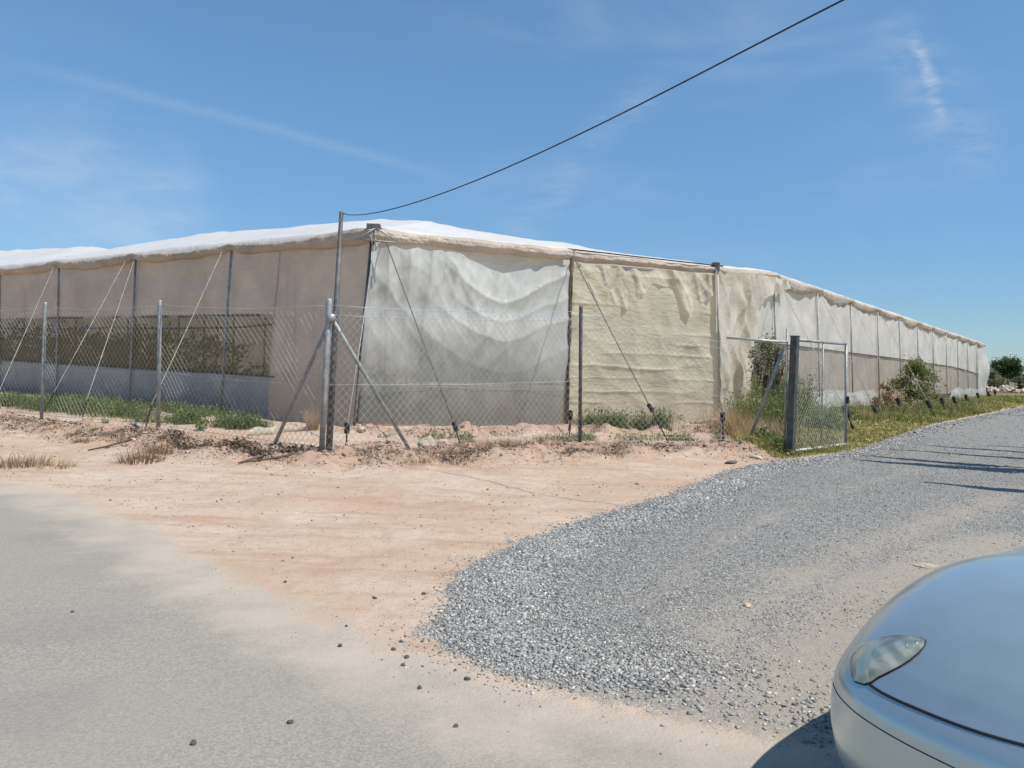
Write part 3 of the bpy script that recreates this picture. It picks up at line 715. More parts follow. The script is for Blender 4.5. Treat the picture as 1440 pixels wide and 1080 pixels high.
def fr(u, x, t):
    k = np.abs(np.sin(math.pi*12*u)); n = .8+.35*vnoise(x*.4, x*0, 3)
    down = (t > .45)*(t-.45)/.55
    return (.04*folds(x, t*.5+x*0, 26, 6, (.6, 1.6), (-.6, .6), 1.5)+.02*fbm(x*2, t*2, 2, 3)-.06+.10*down*k, .62+down*(k**.8*2.3*n), .03*(1-k))
valance(RW, 0.0, 1.0, 560, PROF[:-1]+[(-.05, -.12)], 'valance_r', fr, label='scalloped film edge along the long side eave')
# ---- roof
sil = np.array([(-500, 380), (-100, 361), (0, 353), (60, 350), (128, 346), (150, 350), (165, 351), (190, 346), (215, 339), (260, 333), (300, 327), (380, 321), (480, 313), (520, 309), (600, 312), (660, 322), (700, 330), (795, 343), (870, 355), (925, 365), (1010, 374.5), (1400, 480)], float)
per = [LW.P(u, 1.) for u in np.linspace(-.6, 1, 110)]+[FW.P(u, 1.) for u in np.linspace(0, 1, 80)][1:]+[RW.P(u, 1.) for u in np.linspace(0, 1, 90)][1:]
per = np.array(per); NP = len(per); Qc = np.array([8., 60.])
idir = Qc-per[:, :2]; idir /= np.linalg.norm(idir, axis=1)[:, None]
isR = np.arange(NP) >= 110+79
rise = np.zeros(NP)
for i in range(NP):
    rx, ry = per[i, :2]+idir[i]*3.6; z0 = per[i, 2]
    for _ in range(3):
        a = proj((rx, ry, z0)); b = proj((rx, ry, z0+1)); ty = np.interp(a[0], sil[:, 0], sil[:, 1]); z0 = z0+(ty-a[1])/(b[1]-a[1])
    rise[i] = z0-per[i, 2]
rise = np.where(isR, np.linspace(0, 1, NP)*0+.12, rise)
kern = np.ones(5)/5; rise = np.convolve(np.pad(rise, 2, mode='edge'), kern, 'valid')
bs = np.array([-.05, -.02, .1, .5, 1, 1.6, 2.3, 3, 3.6, 4.4, 5.5, 7, 9, 12, 16, 22, 30, 36])
pf = np.interp(bs, [-.05, .1, 3.6, 7, 12, 36], [0, .04, 1, .78, .62, .55])
Rf = np.zeros((len(bs), NP, 3))
for j, b in enumerate(bs):
    Rf[j, :, :2] = per[:, :2]+idir*b
    Rf[j, :, 2] = per[:, 2]+.155-.12*(j == 0)-.02*(j == 1)+(rise-.155)*pf[j]+(.018+.014*(b > .3))*fbm(per[:, 0]*1.1+b, per[:, 1]*1.1, 3, 50+j//3)
gmesh('roof', Rf.reshape(-1, 3), tri_faces(len(bs), NP), M['roof'])['label'] = 'white sheeted roof'
# ---- inside: far wall, inner posts, crop
far_pts = [LW.P(-.6, 0), np.array([-14, 62, 0]), np.array([12, 78, 0]), Eb]
V = []; n_ = 40
for a, b in zip(far_pts[:-1], far_pts[1:]):
    for t in np.linspace(0, 1, n_, endpoint=False): V.append(a+(b-a)*t)
V.append(Eb); V = np.array(V); Vw = np.stack([V+[0, 0, -.1], V+np.stack([V[:, 0]*0, V[:, 0]*0, np.interp(np.arange(len(V)), [0, 10, len(V)-14, len(V)-1], [4.2, 5.3, 5.3, 4.0])], 1)])
gmesh('net_wall', Vw.reshape(-1, 3), tri_faces(2, len(V)), M['net_shade'])['label'] = 'taupe net on the far walls'
for i in range(4):
    for u in np.linspace(-.3, .95, 6):
        p = LW.P(u, 0); q = p[:2]+(Qc-p[:2])/np.linalg.norm(Qc-p[:2])*(3+i*4.2)
        gbuild(MB().tube([(q[0], q[1], -.1), (q[0], q[1], 4.45)], .035, 6), 'inner_post', M['galv_dark'])
cr = VF(); n = 15000
u = rng.uniform(-.5, .98, n); dep = rng.integers(0, 4, n)*1.6+1.3+rng.normal(0, .25, n)
b0 = LW.P(u, np.zeros(n)); dv = Qc-b0[:, :2]; dv /= np.linalg.norm(dv, axis=1)[:, None]
hgt = np.where(u < .35, 2.3, 1.1)+.5*vnoise(u*30, dep, 3)
C3 = np.column_stack([b0[:, :2]+dv*dep[:, None], rng.uniform(.02, 1, n)*hgt])
kp = rng.random(n) < np.where(u < .45, 1, .35)
cr.add(leafs(C3[kp], rng.uniform(.12, .26, kp.sum())), rng.normal(.5, .25, kp.sum()), 4)
tag(cr.build('crop', M['green']), 'rows of green crop plants inside the greenhouse behind the mesh band', 'crop', kind='stuff')
# ---- tension wires from the eaves to ground anchors, anchor stakes
def stake(foot, top, label, cap=True, kink=0, cs=1.):
    root = empty('anchor_stake', foot); d = np.asarray(top)-np.asarray(foot); L = np.linalg.norm(d)
    MB().tube([-.12*d/L, d*.5, d], .016, 6).build('rod', M['rust'], root)
    if cap:
        a = d/L; MB().tube([d-a*.10*cs, d-a*.085*cs, d+a*.085*cs, d+a*.10*cs], [.035*cs, .052*cs, .05*cs, .03*cs], 6).build('cap', M['black'], root)
    if kink: MB().tube([d*kink-a*.06, d*kink, d*kink+a*.08], [.015*cs, .038*cs, .022*cs], 6).build('clamp', M['black'], root)
    return tag(root, label, 'anchor', 'anchor stakes around the greenhouse')
def wire(a, b, r=.011, mat='rope'):
    m = (a+b)/2; gbuild(MB().tube([a, m-[0, 0, .02], b], r, 5), 'tension_wire', M[mat])
def from_eave(patch, px, v=.985, off=.14):
    u = patch.uv(px, 400)[0]; return patch.P(u, v)+off*patch.n
E_left = [((196, 376), (122, 562), (116, 588), .010), ((184, 380), (76, 552), (62, 582), .009), ((83, 386), (-4, 556), (-10, 575), .010), ((320, 358), (213, 569), (205, 600), .009), ((3, 392), (-110, 560), (-118, 575), .018)]
for (a, b, f, r) in E_left:
    pf_ = on(*f); pb = vert(pf_, *b); u = LW.uv(*a)[0]
    wire(LW.P(u, .985)+.16*LW.n, pb, r)
    stake(pf_, pb, 'short leaning iron anchor rod in the weeds below the shaded wall', cap=False)
for (a, b, f, r, lb) in [((524, 343), (488, 602), (487, 630), .011, 'upright iron anchor stake just right of the corner fence post'), ((536, 345), (640, 600), (648, 628), .013, 'leaning anchor stake at the foot of the milky plastic sheet'), ((800, 372), (915, 574), (940, 630), .013, 'leaning iron anchor stake with a black cap before the yellowed film'), ]:
    pf_ = on(*f); pb = vert(pf_, *b); u = FW.uv(*a)[0]
    wire(FW.P(u, .98)+.22*FW.n, pb, r, 'rope' if a[0] < 530 else 'wire_dark')
    stake(pf_, pb, lb, cap=True, kink=.45 if a[0] > 790 else 0)
wire(FW.P(FW.uv(803, 376)[0], .97)+.2*FW.n, on(992, 588), .009, 'wire_dark')
pf_ = on(1018, 632); stake(pf_, vert(pf_, 1016, 586), 'upright anchor stake with a black knob below the bunched film', True, .3)
pf_ = on(800, 628); stake(pf_, vert(pf_, 802, 584), 'anchor stake with black clamps left of the middle fence post', True, .5)
caps = [((1190, 578), (1203, 612), .34), ((1230, 576), (1241, 592), 0), ((1264, 565), (1274, 587), .28), ((1306, 568), (1315, 587), .25), ((1325, 564), (1331, 582), .28), ((1342, 562), (1350, 580), .2), ((1359, 559), (1365, 575), .25), ((1375, 556), (1379, 570), 0), ((1390, 554), (1393, 566), 0), ((1399, 551.5), (1402, 563), 0)]
for i, (c_, f, kk) in enumerate(caps):
    pf_ = on(*f); pb = vert(pf_, *c_)
    s_ = stake(pf_, pb, ['leaning black capped anchor stake just right of the gate frame', 'short black capped anchor stake before the torn white skirt', 'leaning black capped anchor stake below the dry bush', 'leaning black capped anchor stake right below the green shrub', ][i] if i < 4 else 'black capped anchor stake far along the greenhouse side', True, kk, 1.7)
    if i < 9: wire(RW.P((i+1)/12, .985)+.16*RW.n, pb, .010, 'rope')
# ------------------------------------------------------------------ chain-link fence
fp = {k: on(*v) for k, v in dict(c=(452, 645), l1=(222, 616), l2=(58, 598), m=(815, 633), g=(1024, 637)).items()}
ft = dict(c=vert(fp['c'], 463, 420), l1=vert(fp['l1'], 225, 422), l2=vert(fp['l2'], 64, 425), m=vert(fp['m'], 817, 430), g=vert(fp['g'], 1020, 476))
dl = fp['l2']-fp['l1']; fp['l3'] = fp['l2']+dl; ft['l3'] = ft['l2']+dl; fp['l4'] = fp['l3']+dl; ft['l4'] = ft['l3']+dl
FO = np.array([fp['c'][0], fp['c'][1], 0]); fence = empty('chain_link_fence', FO)
tag(fence, 'galvanised chain link fence on slim steel posts in front of the greenhouse', 'fence')
def fbuild(mb, name, mat, smooth=True, label=None):
    mb.V = [tuple(np.array(v)-FO) for v in mb.V]; o = mb.build(name, mat, fence, smooth)
    if label: o['label'] = label
    return o
for k in ('l4', 'l3', 'l2', 'l1', 'c', 'm'):
    r = .045 if k == 'c' else .036
    d = (ft[k]-fp[k]); d = d/np.linalg.norm(d)
    po = fbuild(MB().tube([fp[k]-d*.15, (fp[k]+ft[k])/2, ft[k]-d*.03, ft[k]], [r, r, r, r*.85], 10), 'post', M['galv_dark' if k == 'm' else 'galv'], label='thicker corner post with two braces' if k == 'c' else None)
# braces
pj = vert(fp['c']-[0, .02, 0], 466, 447)
for foot, r in (((577, 634), .034), ((386, 628), .034)):
    f_ = on(*foot); d = f_-pj; fbuild(MB().tube([pj, pj+d*.5, f_+d*.04], r, 9), 'brace', M['galv'])
fbuild(MB().tube([pj+[0, 0, .06], pj-[0, 0, .06]], .065, 10), 'brace_clamp', M['galv'])
gtop = vert(on(1104, 640), 1101, 492); f_ = on(1047, 633)
fbuild(MB().tube([gtop, (gtop+f_)/2, f_], .034, 8), 'brace', M['galv'])
# woven mesh: straight strands of both directions clipped to each span
def mesh_span(b0, b1, t0, t1, pitch=.095, r=.0036, top=.93, sl=1.15):
    L = np.linalg.norm((b1-b0)[:2]); H = 2.3; V = []; F = []
    H = np.linalg.norm(t0-b0)*top; n = 0
    def P(x, z):
        u = x/L; v = z/H*top; p = (1-v)*(b0+(b1-b0)*u)+v*(t0+(t1-t0)*u)
        wv = .05*vnoise(x*1.3, z*1.1, 5)+.05*math.sin(u*math.pi)*math.sin(z/H*math.pi)*vnoise(x*.4, 0, 9)
        nx = np.array([(b1-b0)[1], -(b1-b0)[0], 0])/L
        return p+nx*wv+np.array([0, 0, -.05*math.sin(math.pi*u)*z/H+.035*vnoise(x*.9, z*.8, 4)])
    A = []; Bn = []
    run = H/sl
    for s_ in (1, -1):
        x = -run if s_ > 0 else 0.
        x0 = x+pitch*random.random()
        while x0 < (L if s_ > 0 else L+run):
            # strand from (x0,0) to (x0+s*run,H)
            z0, z1 = 0., H; xa, xb = x0, x0+s_*run
            def zat_(xx): return (xx-x0)/(s_*run)*H
            lo, hi = min(xa, xb), max(xa, xb); lo = max(lo, 0); hi = min(hi, L)
            if hi-lo > .01:
                za, zb = zat_(lo), zat_(hi); m = 5
                pts = [P(lo+(hi-lo)*i/m, za+(zb-za)*i/m) for i in range(m+1)]
                A.append(pts)
            x0 += pitch
    A = np.array(A)                                     # n,6,3
    d = A[:, -1]-A[:, 0]; d /= np.linalg.norm(d, axis=1)[:, None]
    nx = np.array([(b1-b0)[1], -(b1-b0)[0], 0])/L; sd = np.cross(d, nx)
    off = np.stack([sd*r, nx[None]*r+0*sd, -sd*r, -nx[None]*r+0*sd], 1)   # n,4,3
    V = (A[:, :, None]+off[:, None]).reshape(-1, 3); k = A.shape[1]
    f = []
    for i in range(k-1):
        for q in range(4): f.append((i*4+q, i*4+(q+1) % 4, (i+1)*4+(q+1) % 4, (i+1)*4+q))
    F = (np.arange(len(A))*k*4)[:, None, None]+np.array(f)[None]
    return V, F.reshape(-1, 4)
def mesh_part(name, spans, root, O, **kw):
    V = []; F = []; n = 0
    for s_ in spans:
        v, f = mesh_span(*s_, **kw); V.append(v); F.append(f+n); n += len(v)
    return mesh_obj(name, np.vstack(V)-O, np.vstack(F), M['wire'], root, False)
chain = ['l4', 'l3', 'l2', 'l1', 'c', 'm', 'g']
for a, b in zip(chain[:-1], chain[1:]):
    hi = .93 if b != 'g' else .93
    mesh_part('wire_mesh', [(fp[a], fp[b], ft[a], ft[b])], fence, FO, pitch=.125, r=.0025 if b in ('c', 'l1', 'l2', 'l3') else .0024)
    for v in (.96, .90, .45, .05):
        q = []
        for t in np.linspace(0, 1, 9):
            p = (1-v)*(fp[a]+(fp[b]-fp[a])*t)+v*(ft[a]+(ft[b]-ft[a])*t); p = p+[0, 0, -.06*math.sin(math.pi*t)*v+.01*random.uniform(-1, 1)]; q.append(p)
        fbuild(MB().tube(q, .0045 if v > .95 else .004, 5), 'strand_wire', M['wire'])
# ------------------------------------------------------------------ gate
g0 = on(1111, 641); g1 = on(1189, 629); GO2 = np.array([g0[0], g0[1], 0])
gate = empty('gate', GO2); tag(gate, 'grey steel gate leaf hung on a thick square post at the edge of the gravel', 'gate')
def gb(mb, name, mat, smooth=False):
    mb.V = [tuple(np.array(v)-GO2) for v in mb.V]; return mb.build(name, mat, gate, smooth)
gt0 = vert(g0, 1113, 474); gt1 = vert(g1, 1190, 484)
dirg = (g1-g0)[:2]; dirg = dirg/np.linalg.norm(dirg); ang = math.atan2(dirg[1], dirg[0]); Rz = np.array(Matrix.Rotation(ang, 3, 'Z'))
hp = gt0[2]
gb(MB().box(g0+[0, 0, hp/2-.05], (.13, .13, hp+.1), Rz).box(g0+[0, 0, hp+.008], (.145, .145, .016), Rz), 'gate_post', M['gate_steel'])
st0 = g0+np.array([*(dirg*.155), 0]); top0 = vert(st0, 1121, 478)
gb(MB().tube([st0+[0, 0, .05], top0], .034, 10), 'stile', M['galv'], True)
gb(MB().tube([g1+[0, 0, .05], gt1], .032, 10), 'stile', M['galv'], True)
gb(MB().tube([top0, gt1], .03, 10), 'rail', M['galv'], True)
gb(MB().tube([st0+[0, 0, .07], g1+[0, 0, .07]], .03, 10), 'rail', M['pale_pipe'], True)
mid = (st0+g1)/2; midt = (top0+gt1)/2
gb(MB().tube([mid+[0, 0, .07], midt], .016, 8), 'stile', M['galv'], True)
mm = mesh_part('gate_mesh', [(st0+[0, 0, .08], g1+[0, 0, .08], top0, gt1)], gate, GO2, pitch=.11, r=.0020, top=.98)
for z in (.35, hp-.4): gb(MB().box(g0+[dirg[0]*.09, dirg[1]*.09, z], (.07, .05, .09), Rz), 'hinge', M['rust'])
gb(MB().box(g1+np.array([-dirg[0]*.03, -dirg[1]*.03-.04, 1.05]), (.06, .05, .16), Rz), 'latch', M['rust'])
gb(MB().tube([vert(g0, 1106, 481), vert(g0-[.4, 0, 0], 1064, 478), vert(g0+[0, .3, 0], 1022, 475)], .024, 8), 'top_bar', M['pale_pipe'], True)
pt = tag(MB().tube([on(1118, 636)+[0, 0, .03], on(1188, 622)+[0, 0, .05]], .032, 9).build('pipe', M['pale_pipe'], None, True), 'pale pipe lying along the foot of the gate', 'pipe')
sp_ = on(1103, 640)
tag(MB().tube([sp_-[0, 0, .1], vert(sp_, 1107, 462)], .022, 8).build('slim_post', M['galv'], None, True), 'slim galvanised pole standing just left of the thick gate post', 'post')
# ------------------------------------------------------------------ utility pole and overhead cable
ub = on(462, 636); ut = vert(ub, 480, 298)
pole = empty('cable_pole', ub); tag(pole, 'thin dark leaning pole behind the corner fence post carrying the overhead cable', 'pole')
MB().tube([np.array([0, 0, -.2]), (ut-ub)*.5, ut-ub], [.06, .052, .034], 10).build('shaft', M['galv_dark'], pole, True)
MB().tube([(ut-ub)*.985, (ut-ub)*.985+[.05, -.02, .03]], .012, 6).build('hook', M['rust'], pole, True)
pts = []
c0 = ut+np.array([.06, -.02, -.02]); 
for (px, py, Y) in [(486, 305, None), (524, 301, 12.45), (563, 292, 12.2), (598, 280, 11.95), (643, 264, 11.65), (687, 246.5, 11.35), (732, 227, 11.05), (776, 207, 10.75), (840, 177, 10.35), (950, 121, 9.7), (1047, 71, 9.2), (1124, 31, 8.8), (1185, 0, 8.5), (1300, -56, 8.0), (1600, -195, 7.0)]:
    if Y is None: pts.append(c0)
    else:
        d = ray(px, py); pts.append(CP+d*(Y/d[1]))
# smooth the cable into one even sag
pts = np.array(pts); tt = np.concatenate([[0], np.cumsum(np.linalg.norm(np.diff(pts, axis=0), axis=1))]); ts = np.linspace(0, tt[-1], 70)
P3 = np.stack([np.polyval(np.polyfit(tt, pts[:, i], 4), ts) for i in range(3)], 1); P3[0] = c0
tag(MB().tube(P3, np.linspace(.007, .0115, 70), 6).build('overhead_cable', M['cable'], None, True), 'black overhead cable running from the pole top up to the right', 'cable')
# ------------------------------------------------------------------ rocks
def rock(px, py, r, sc, label, name='rock', mat='rock', group=None, seed=0, cat='rock', sub=3):
    import bmesh
    p = on(px, py); bm = bmesh.new(); bmesh.ops.create_icosphere(bm, subdivisions=sub, radius=1)
    V = np.array([v.co[:] for v in bm.verts]); F = [[v.index for v in f.verts] for f in bm.faces]; bm.free()
    n = np.array([[1, .2, .1], [-.8, .5, .3], [.1, -1, .2], [.2, .9, .4], [0, .1, 1], [.6, -.6, .6], [-.5, -.6, .7]], float); n += np.random.default_rng(seed+3).normal(0, .25, n.shape); n /= np.linalg.norm(n, axis=1)[:, None]
    for q in n:
        d = V@q; V = V-np.maximum(0, d-.68)[:, None]*q*.9
    V = V*(1+.07*fbm(V[:, 0]*2.2+seed, V[:, 1]*2.2+V[:, 2]*1.7, 3, seed))[:, None]*np.array(sc)*r
    o = mesh_obj(name, V, F, M[mat], None, False); o.location = (p[0], p[1], p[2]+r*sc[2]*.55); o.rotation_euler = (0, 0, seed*1.7)
    return tag(o, label, cat, group)
rock(601, 637, .22, (1.15, .8, .62), 'largest pale rock at the foot of the right hand fence brace', seed=1)
rock(624, 637, .17, (1.0, .8, .60), 'flat faced pale rock touching the largest rock on its right', seed=2)
rock(509, 611, .13, (1.2, .9, .62), 'small pale rock under the fence right of the corner post', seed=3)
rock(504, 603, .10, (.9, .8, .7), 'smallest pale rock behind the fence near the corner of the greenhouse', seed=4)
rock(1062, 645, .13, (1.4, .8, .35), 'flat pale stone at the gravel edge left of the gate post', seed=5)
rock(1028, 652, .12, (1.5, .7, .32), 'dark flat stone at the gravel edge', seed=6, mat='rock_dark')
rock(446, 641, .13, (1.1, .9, .7), 'pale concrete lump at the foot of the corner fence post', seed=9)
rock(1303, 799, .075, (1.5, .8, .30), 'flat pale stone on the gravel beyond the car bonnet', seed=7)
rock(1050, 856, .035, (1.2, .9, .5), 'small pale stone on the gravel left of the car', seed=8)
pebs = [(487, 881), (478, 909), (567, 936), (640, 943), (657, 956), (590, 968), (641, 1022), (272, 1046), (408, 1017), (564, 903), (792, 943), (527, 842), (401, 819), (102, 861), (572, 925), (553, 914), (411, 785), (596, 836), (1128, 640)]
for i, (x, y) in enumerate(pebs):
    rock(x, y, .011+.008*(i*37 % 10)/10, (1.1, .85, .7), 'small dark loose stone lying on the road edge', 'pebble', 'rock_dark', 'dark loose stones on the road edge', 20+i, 'stone', 2)
# plastic roll lying by the fence
p0 = on(352, 612); p1 = on(430, 605)
V = []; m = 40; k = 10
for i in range(m):
    t = i/(m-1); c = p0+(p1-p0)*t; rr = .12*(.6+.4*math.sin(math.pi*min(1, t*1.05+.1)))*(1+.3*vnoise(t*9, 1, 3))
    for j in range(k):
        a = 2*math.pi*j/k; q = rr*(1+.22*vnoise(t*14, a*1.3, 7)); V.append(c+np.array([.1*math.sin(t*7)*.3, q*math.cos(a)*1.3, .06+q*math.sin(a)*.85]))
F = [(i*k+j, i*k+(j+1) % k, (i+1)*k+(j+1) % k, (i+1)*k+j) for i in range(m-1) for j in range(k)]
tag(mesh_obj('film_scrap', V, F, M['crumple'], None, True), 'bunched scrap of pale film lying on the dirt behind the left fence', 'plastic scrap')
# ------------------------------------------------------------------ plants
def along(px_pts, n, spread):
    P = poly(px_pts); d = np.concatenate([[0], np.cumsum(np.linalg.norm(np.diff(P, axis=0), axis=1))]); t = rng.uniform(0, d[-1], n)
    return np.stack([np.interp(t, d, P[:, 0]), np.interp(t, d, P[:, 1])], 1)+rng.normal(0, spread, (n, 2))
# green ground cover along the foot of the shaded wall
a = VF()
for pts, n, sp, h in [([(-150, 566), (0, 570), (60, 574), (130, 583), (185, 587)], 11000, .34, .42), ([(200, 592), (235, 594), (300, 597), (360, 603)], 4200, .18, .30), ([(-100, 560), (190, 572), (330, 590)], 4200, .28, .34)]:
    P = along(pts, n, sp); cl2 = .5+.5*fbm(P[:, 0]*1.6, P[:, 1]*1.6, 3, 71); k = rng.random(n) < sstep(.2, .7, cl2); P = P[k]; m = len(P)
    z = height(P); hh = h*rng.uniform(.35, 1.05, m)*(.6+.6*cl2[k])
    q = np.column_stack([P, z-.01])
    a.add(blades(q, hh, np.full(m, .012), rng.uniform(.1, .9, m)), rng.normal(.45, .22, m), 8)
    c3 = np.repeat(np.column_stack([P, z]), 2, 0); c3[:, 2] += rng.uniform(.1, .95, 2*m)*np.repeat(hh, 2); c3[:, :2] += rng.normal(0, .05, (2*m, 2))
    a.add(leafs(c3, rng.uniform(.03, .07, 2*m)), rng.normal(.5, .22, 2*m), 4)
tag(a.build('weeds', M['green']), 'low green weeds along the foot of the shaded greenhouse wall', 'weeds', kind='stuff')
# mixed weeds along the front wall foot
a = VF()
for pts, n, sp, h, tn in [([(830, 606), (900, 604), (960, 608), (1000, 606)], 3800, .24, .6, .4), ([(790, 618), (880, 618), (990, 622), (1040, 626)], 1600, .3, .26, .55), ([(540, 615), (640, 616), (760, 614)], 420, .2, .14, .6)]:
    P = along(pts, n*2, sp); P = P[rng.random(2*n) < sstep(.3, .75, .5+.5*fbm(P[:, 0]*1.8, P[:, 1]*1.8, 3, 61))]; m = len(P); z = height(P); hh = h*rng.uniform(.3, 1.05, m)*(.55+.6*(.5+.5*fbm(P[:, 0]*1.2, P[:, 1]*1.2, 3, 66)))
    a.add(blades(np.column_stack([P, z-.01]), hh, np.full(m, .010), rng.uniform(.1, 1.1, m)), rng.normal(tn, .25, m), 8)
    c3 = np.column_stack([P, z+rng.uniform(.1, .9, m)*hh]); a.add(leafs(c3, rng.uniform(.03, .08, m)), rng.normal(tn, .25, m), 4)
tag(a.build('weeds', M['green']), 'green weeds under the hem of the yellowed film', 'weeds', kind='stuff')
# verge grass down the right side
a = VF()
P = []
for n, y0, y1, x0, x1 in [(26000, 13, 24, 4, 16), (22000, 22, 42, 8, 32), (14000, 40, 75, 20, 62)]:
    q = rand_in(n*3, x0, x1, y0, y1); s_ = sdist(q, verge_poly); g = sdist(q, grav_poly)
    k = (s_ > -.15) & (g < .2) & (rng.random(len(q)) < sstep(.12, .55, .5+.5*fbm(q[:, 0]*.9, q[:, 1]*.9, 3, 81))*np.where(g > -.5, .55, 1)); P.append(q[k])
P = np.vstack(P); m = len(P); D = np.hypot(P[:, 0], P[:, 1]); z = height(P)
e = np.clip(-sdist(P, grav_poly), 0, 3)
hh = (.10+.16*np.clip(e/1.5, 0, 1)*np.where(e > 1.2, .75, 1))*rng.uniform(.5, 1.4, m)*(.6+.8*(.5+.5*vnoise(P[:, 0]*.7, P[:, 1]*.7, 5)))
tn = .5+.3*vnoise(P[:, 0]*.5, P[:, 1]*.5, 91)+rng.normal(0, .2, m)-.15*(D > 30)
a.add(blades(np.column_stack([P, z-.01]), hh, .008+D*.0006, rng.uniform(.1, 1.0, m)), tn, 8)
k = rng.random(m) < .5; c3 = np.column_stack([P, z+hh*.7])[k]; a.add(leafs(c3, .03+D[k]*.002), tn[k]+.1, 4)
print('verge', m)
tag(a.build('grass', M['verge']), 'mixed green and straw coloured grass on the verge by the greenhouse side', 'grass', kind='stuff')
a = VF(); q = rand_in(26000, 4, 40, 13, 52); k = (sdist(q, verge_poly) > 0) & (rng.random(len(q)) < sstep(.45, .8, .5+.5*fbm(q[:, 0]*.8, q[:, 1]*.8, 3, 95)))
q = q[k]; m = len(q); D = np.hypot(q[:, 0], q[:, 1])
a.add(blades(np.column_stack([q, height(q)-.01]), rng.uniform(.15, .6, m)*np.where(D > 22, .8, 1), .006+D*.0005, rng.uniform(.1, .9, m)), rng.normal(.5, .25, m), 8)
q = along([(1015, 606), (1040, 612), (1075, 622), (1100, 630)], 2600, .3); m = len(q)
a.add(blades(np.column_stack([q, height(q)-.01]), rng.uniform(.15, .75, m), np.full(m, .012), rng.uniform(.1, .9, m)), rng.normal(.5, .25, m), 8)
q = along([(560, 640), (700, 636), (820, 630), (930, 634), (1040, 638)], 4200, .42); q = q[rng.random(4200) < sstep(.4, .7, .5+.5*fbm(q[:, 0]*1.3, q[:, 1]*1.3, 3, 97))]; m = len(q)
a.add(blades(np.column_stack([q, height(q)-.01]), rng.uniform(.05, .25, m), np.full(m, .008), rng.uniform(.3, 1.3, m)), rng.normal(.35, .25, m), 8)
tag(a.build('dry_grass', M['straw']), 'straw coloured dry grass stalks on the verge and along the fence', 'dry grass', kind='stuff')
a = VF()
for pts, n, sp, h, mt in [([(1050, 606), (1075, 610), (1100, 618)], 900, .35, 1.5, 0), ([(1048, 588), (1075, 588), (1100, 588)], 1600, .6, 2.0, 0), ([(1120, 606), (1160, 600), (1200, 596)], 700, .4, .9, 0), ([(1230, 592), (1300, 580), (1360, 571)], 900, .7, .9, 0)]:
    q = along(pts, n, sp); m = n; D = np.hypot(q[:, 0], q[:, 1])
    a.add(blades(np.column_stack([q, height(q)-.01]), rng.uniform(.3, 1, m)*h, np.full(m, .012)+D*.0003, rng.uniform(.05, .6, m)), rng.normal(.4, .25, m), 8)
    c3 = np.repeat(np.column_stack([q, height(q)]), 3, 0); c3[:, 2] += rng.uniform(.1, .85, 3*m)*h*np.repeat(rng.uniform(.4, 1, m), 3); c3[:, :2] += rng.normal(0, .10, (3*m, 2))
    a.add(leafs(c3, rng.uniform(.04, .10, 3*m)), rng.normal(.55, .25, 3*m), 4)
tag(a.build('tall_weeds', M['shrub']), 'tangle of tall half dry weeds along the side wall by the gate', 'weeds', kind='stuff')
# dry litter along the fence line
a = VF(); n = 18000
P = along([(-80, 592), (58, 606), (130, 615), (222, 628), (330, 645), (400, 650), (452, 652), (560, 648), (700, 645), (800, 640), (960, 638), (1045, 644)], n, .28)
k = rng.random(n) < sstep(.4, .75, .5+.5*fbm(P[:, 0]*1.5, P[:, 1]*1.5, 3, 77)); P = P[k]; m = len(P); z = height(P)
a.add(blades(np.column_stack([P, z+rng.uniform(-.01, .04, m)]), rng.uniform(.02, .09, m), np.full(m, .008), rng.uniform(.6, 1.4, m)), rng.normal(.55, .25, m), 8)
a.add(leafs(np.column_stack([P+rng.normal(0, .1, P.shape), z+.01]), rng.uniform(.015, .05, m), up=2), rng.normal(.45, .28, m), 4)
P = along([(240, 632), (300, 638), (370, 643), (445, 648)], 1700, .16); z = height(P); m = len(P)
a.add(leafs(np.column_stack([P, z+rng.uniform(0, .10, m)]), rng.uniform(.02, .07, m), up=.6), rng.normal(.5, .25, m), 4)
a.add(blades(np.column_stack([P, z]), rng.uniform(.05, .16, m), np.full(m, .007), rng.uniform(.4, 1.4, m)), rng.normal(.45, .25, m), 8)
tag(a.build('dry_litter', M['debris']), 'dark dry litter and twigs along the fence line', 'litter', kind='stuff')
# twigs and fallen sticks
for pts, lb in [([(335, 657), (365, 648), (384, 641), (400, 630)], 'dark dry branch curving from the left fence brace'), ([(345, 657), (390, 653), (430, 649), (455, 642)], 'dark dry branch lying left of the corner fence post'), ([(124, 636), (150, 633), (185, 626), (200, 622)], 'thin dark stick lying on the dirt at the left')]:
    q = [on(*p)+[0, 0, .025+.02*i*(i < 2)] for i, p in enumerate(pts)]
    tag(MB().tube(q, [.012, .018, .016, .008], 6).build('dry_branch', M['wood'], None, True), lb, 'branch')
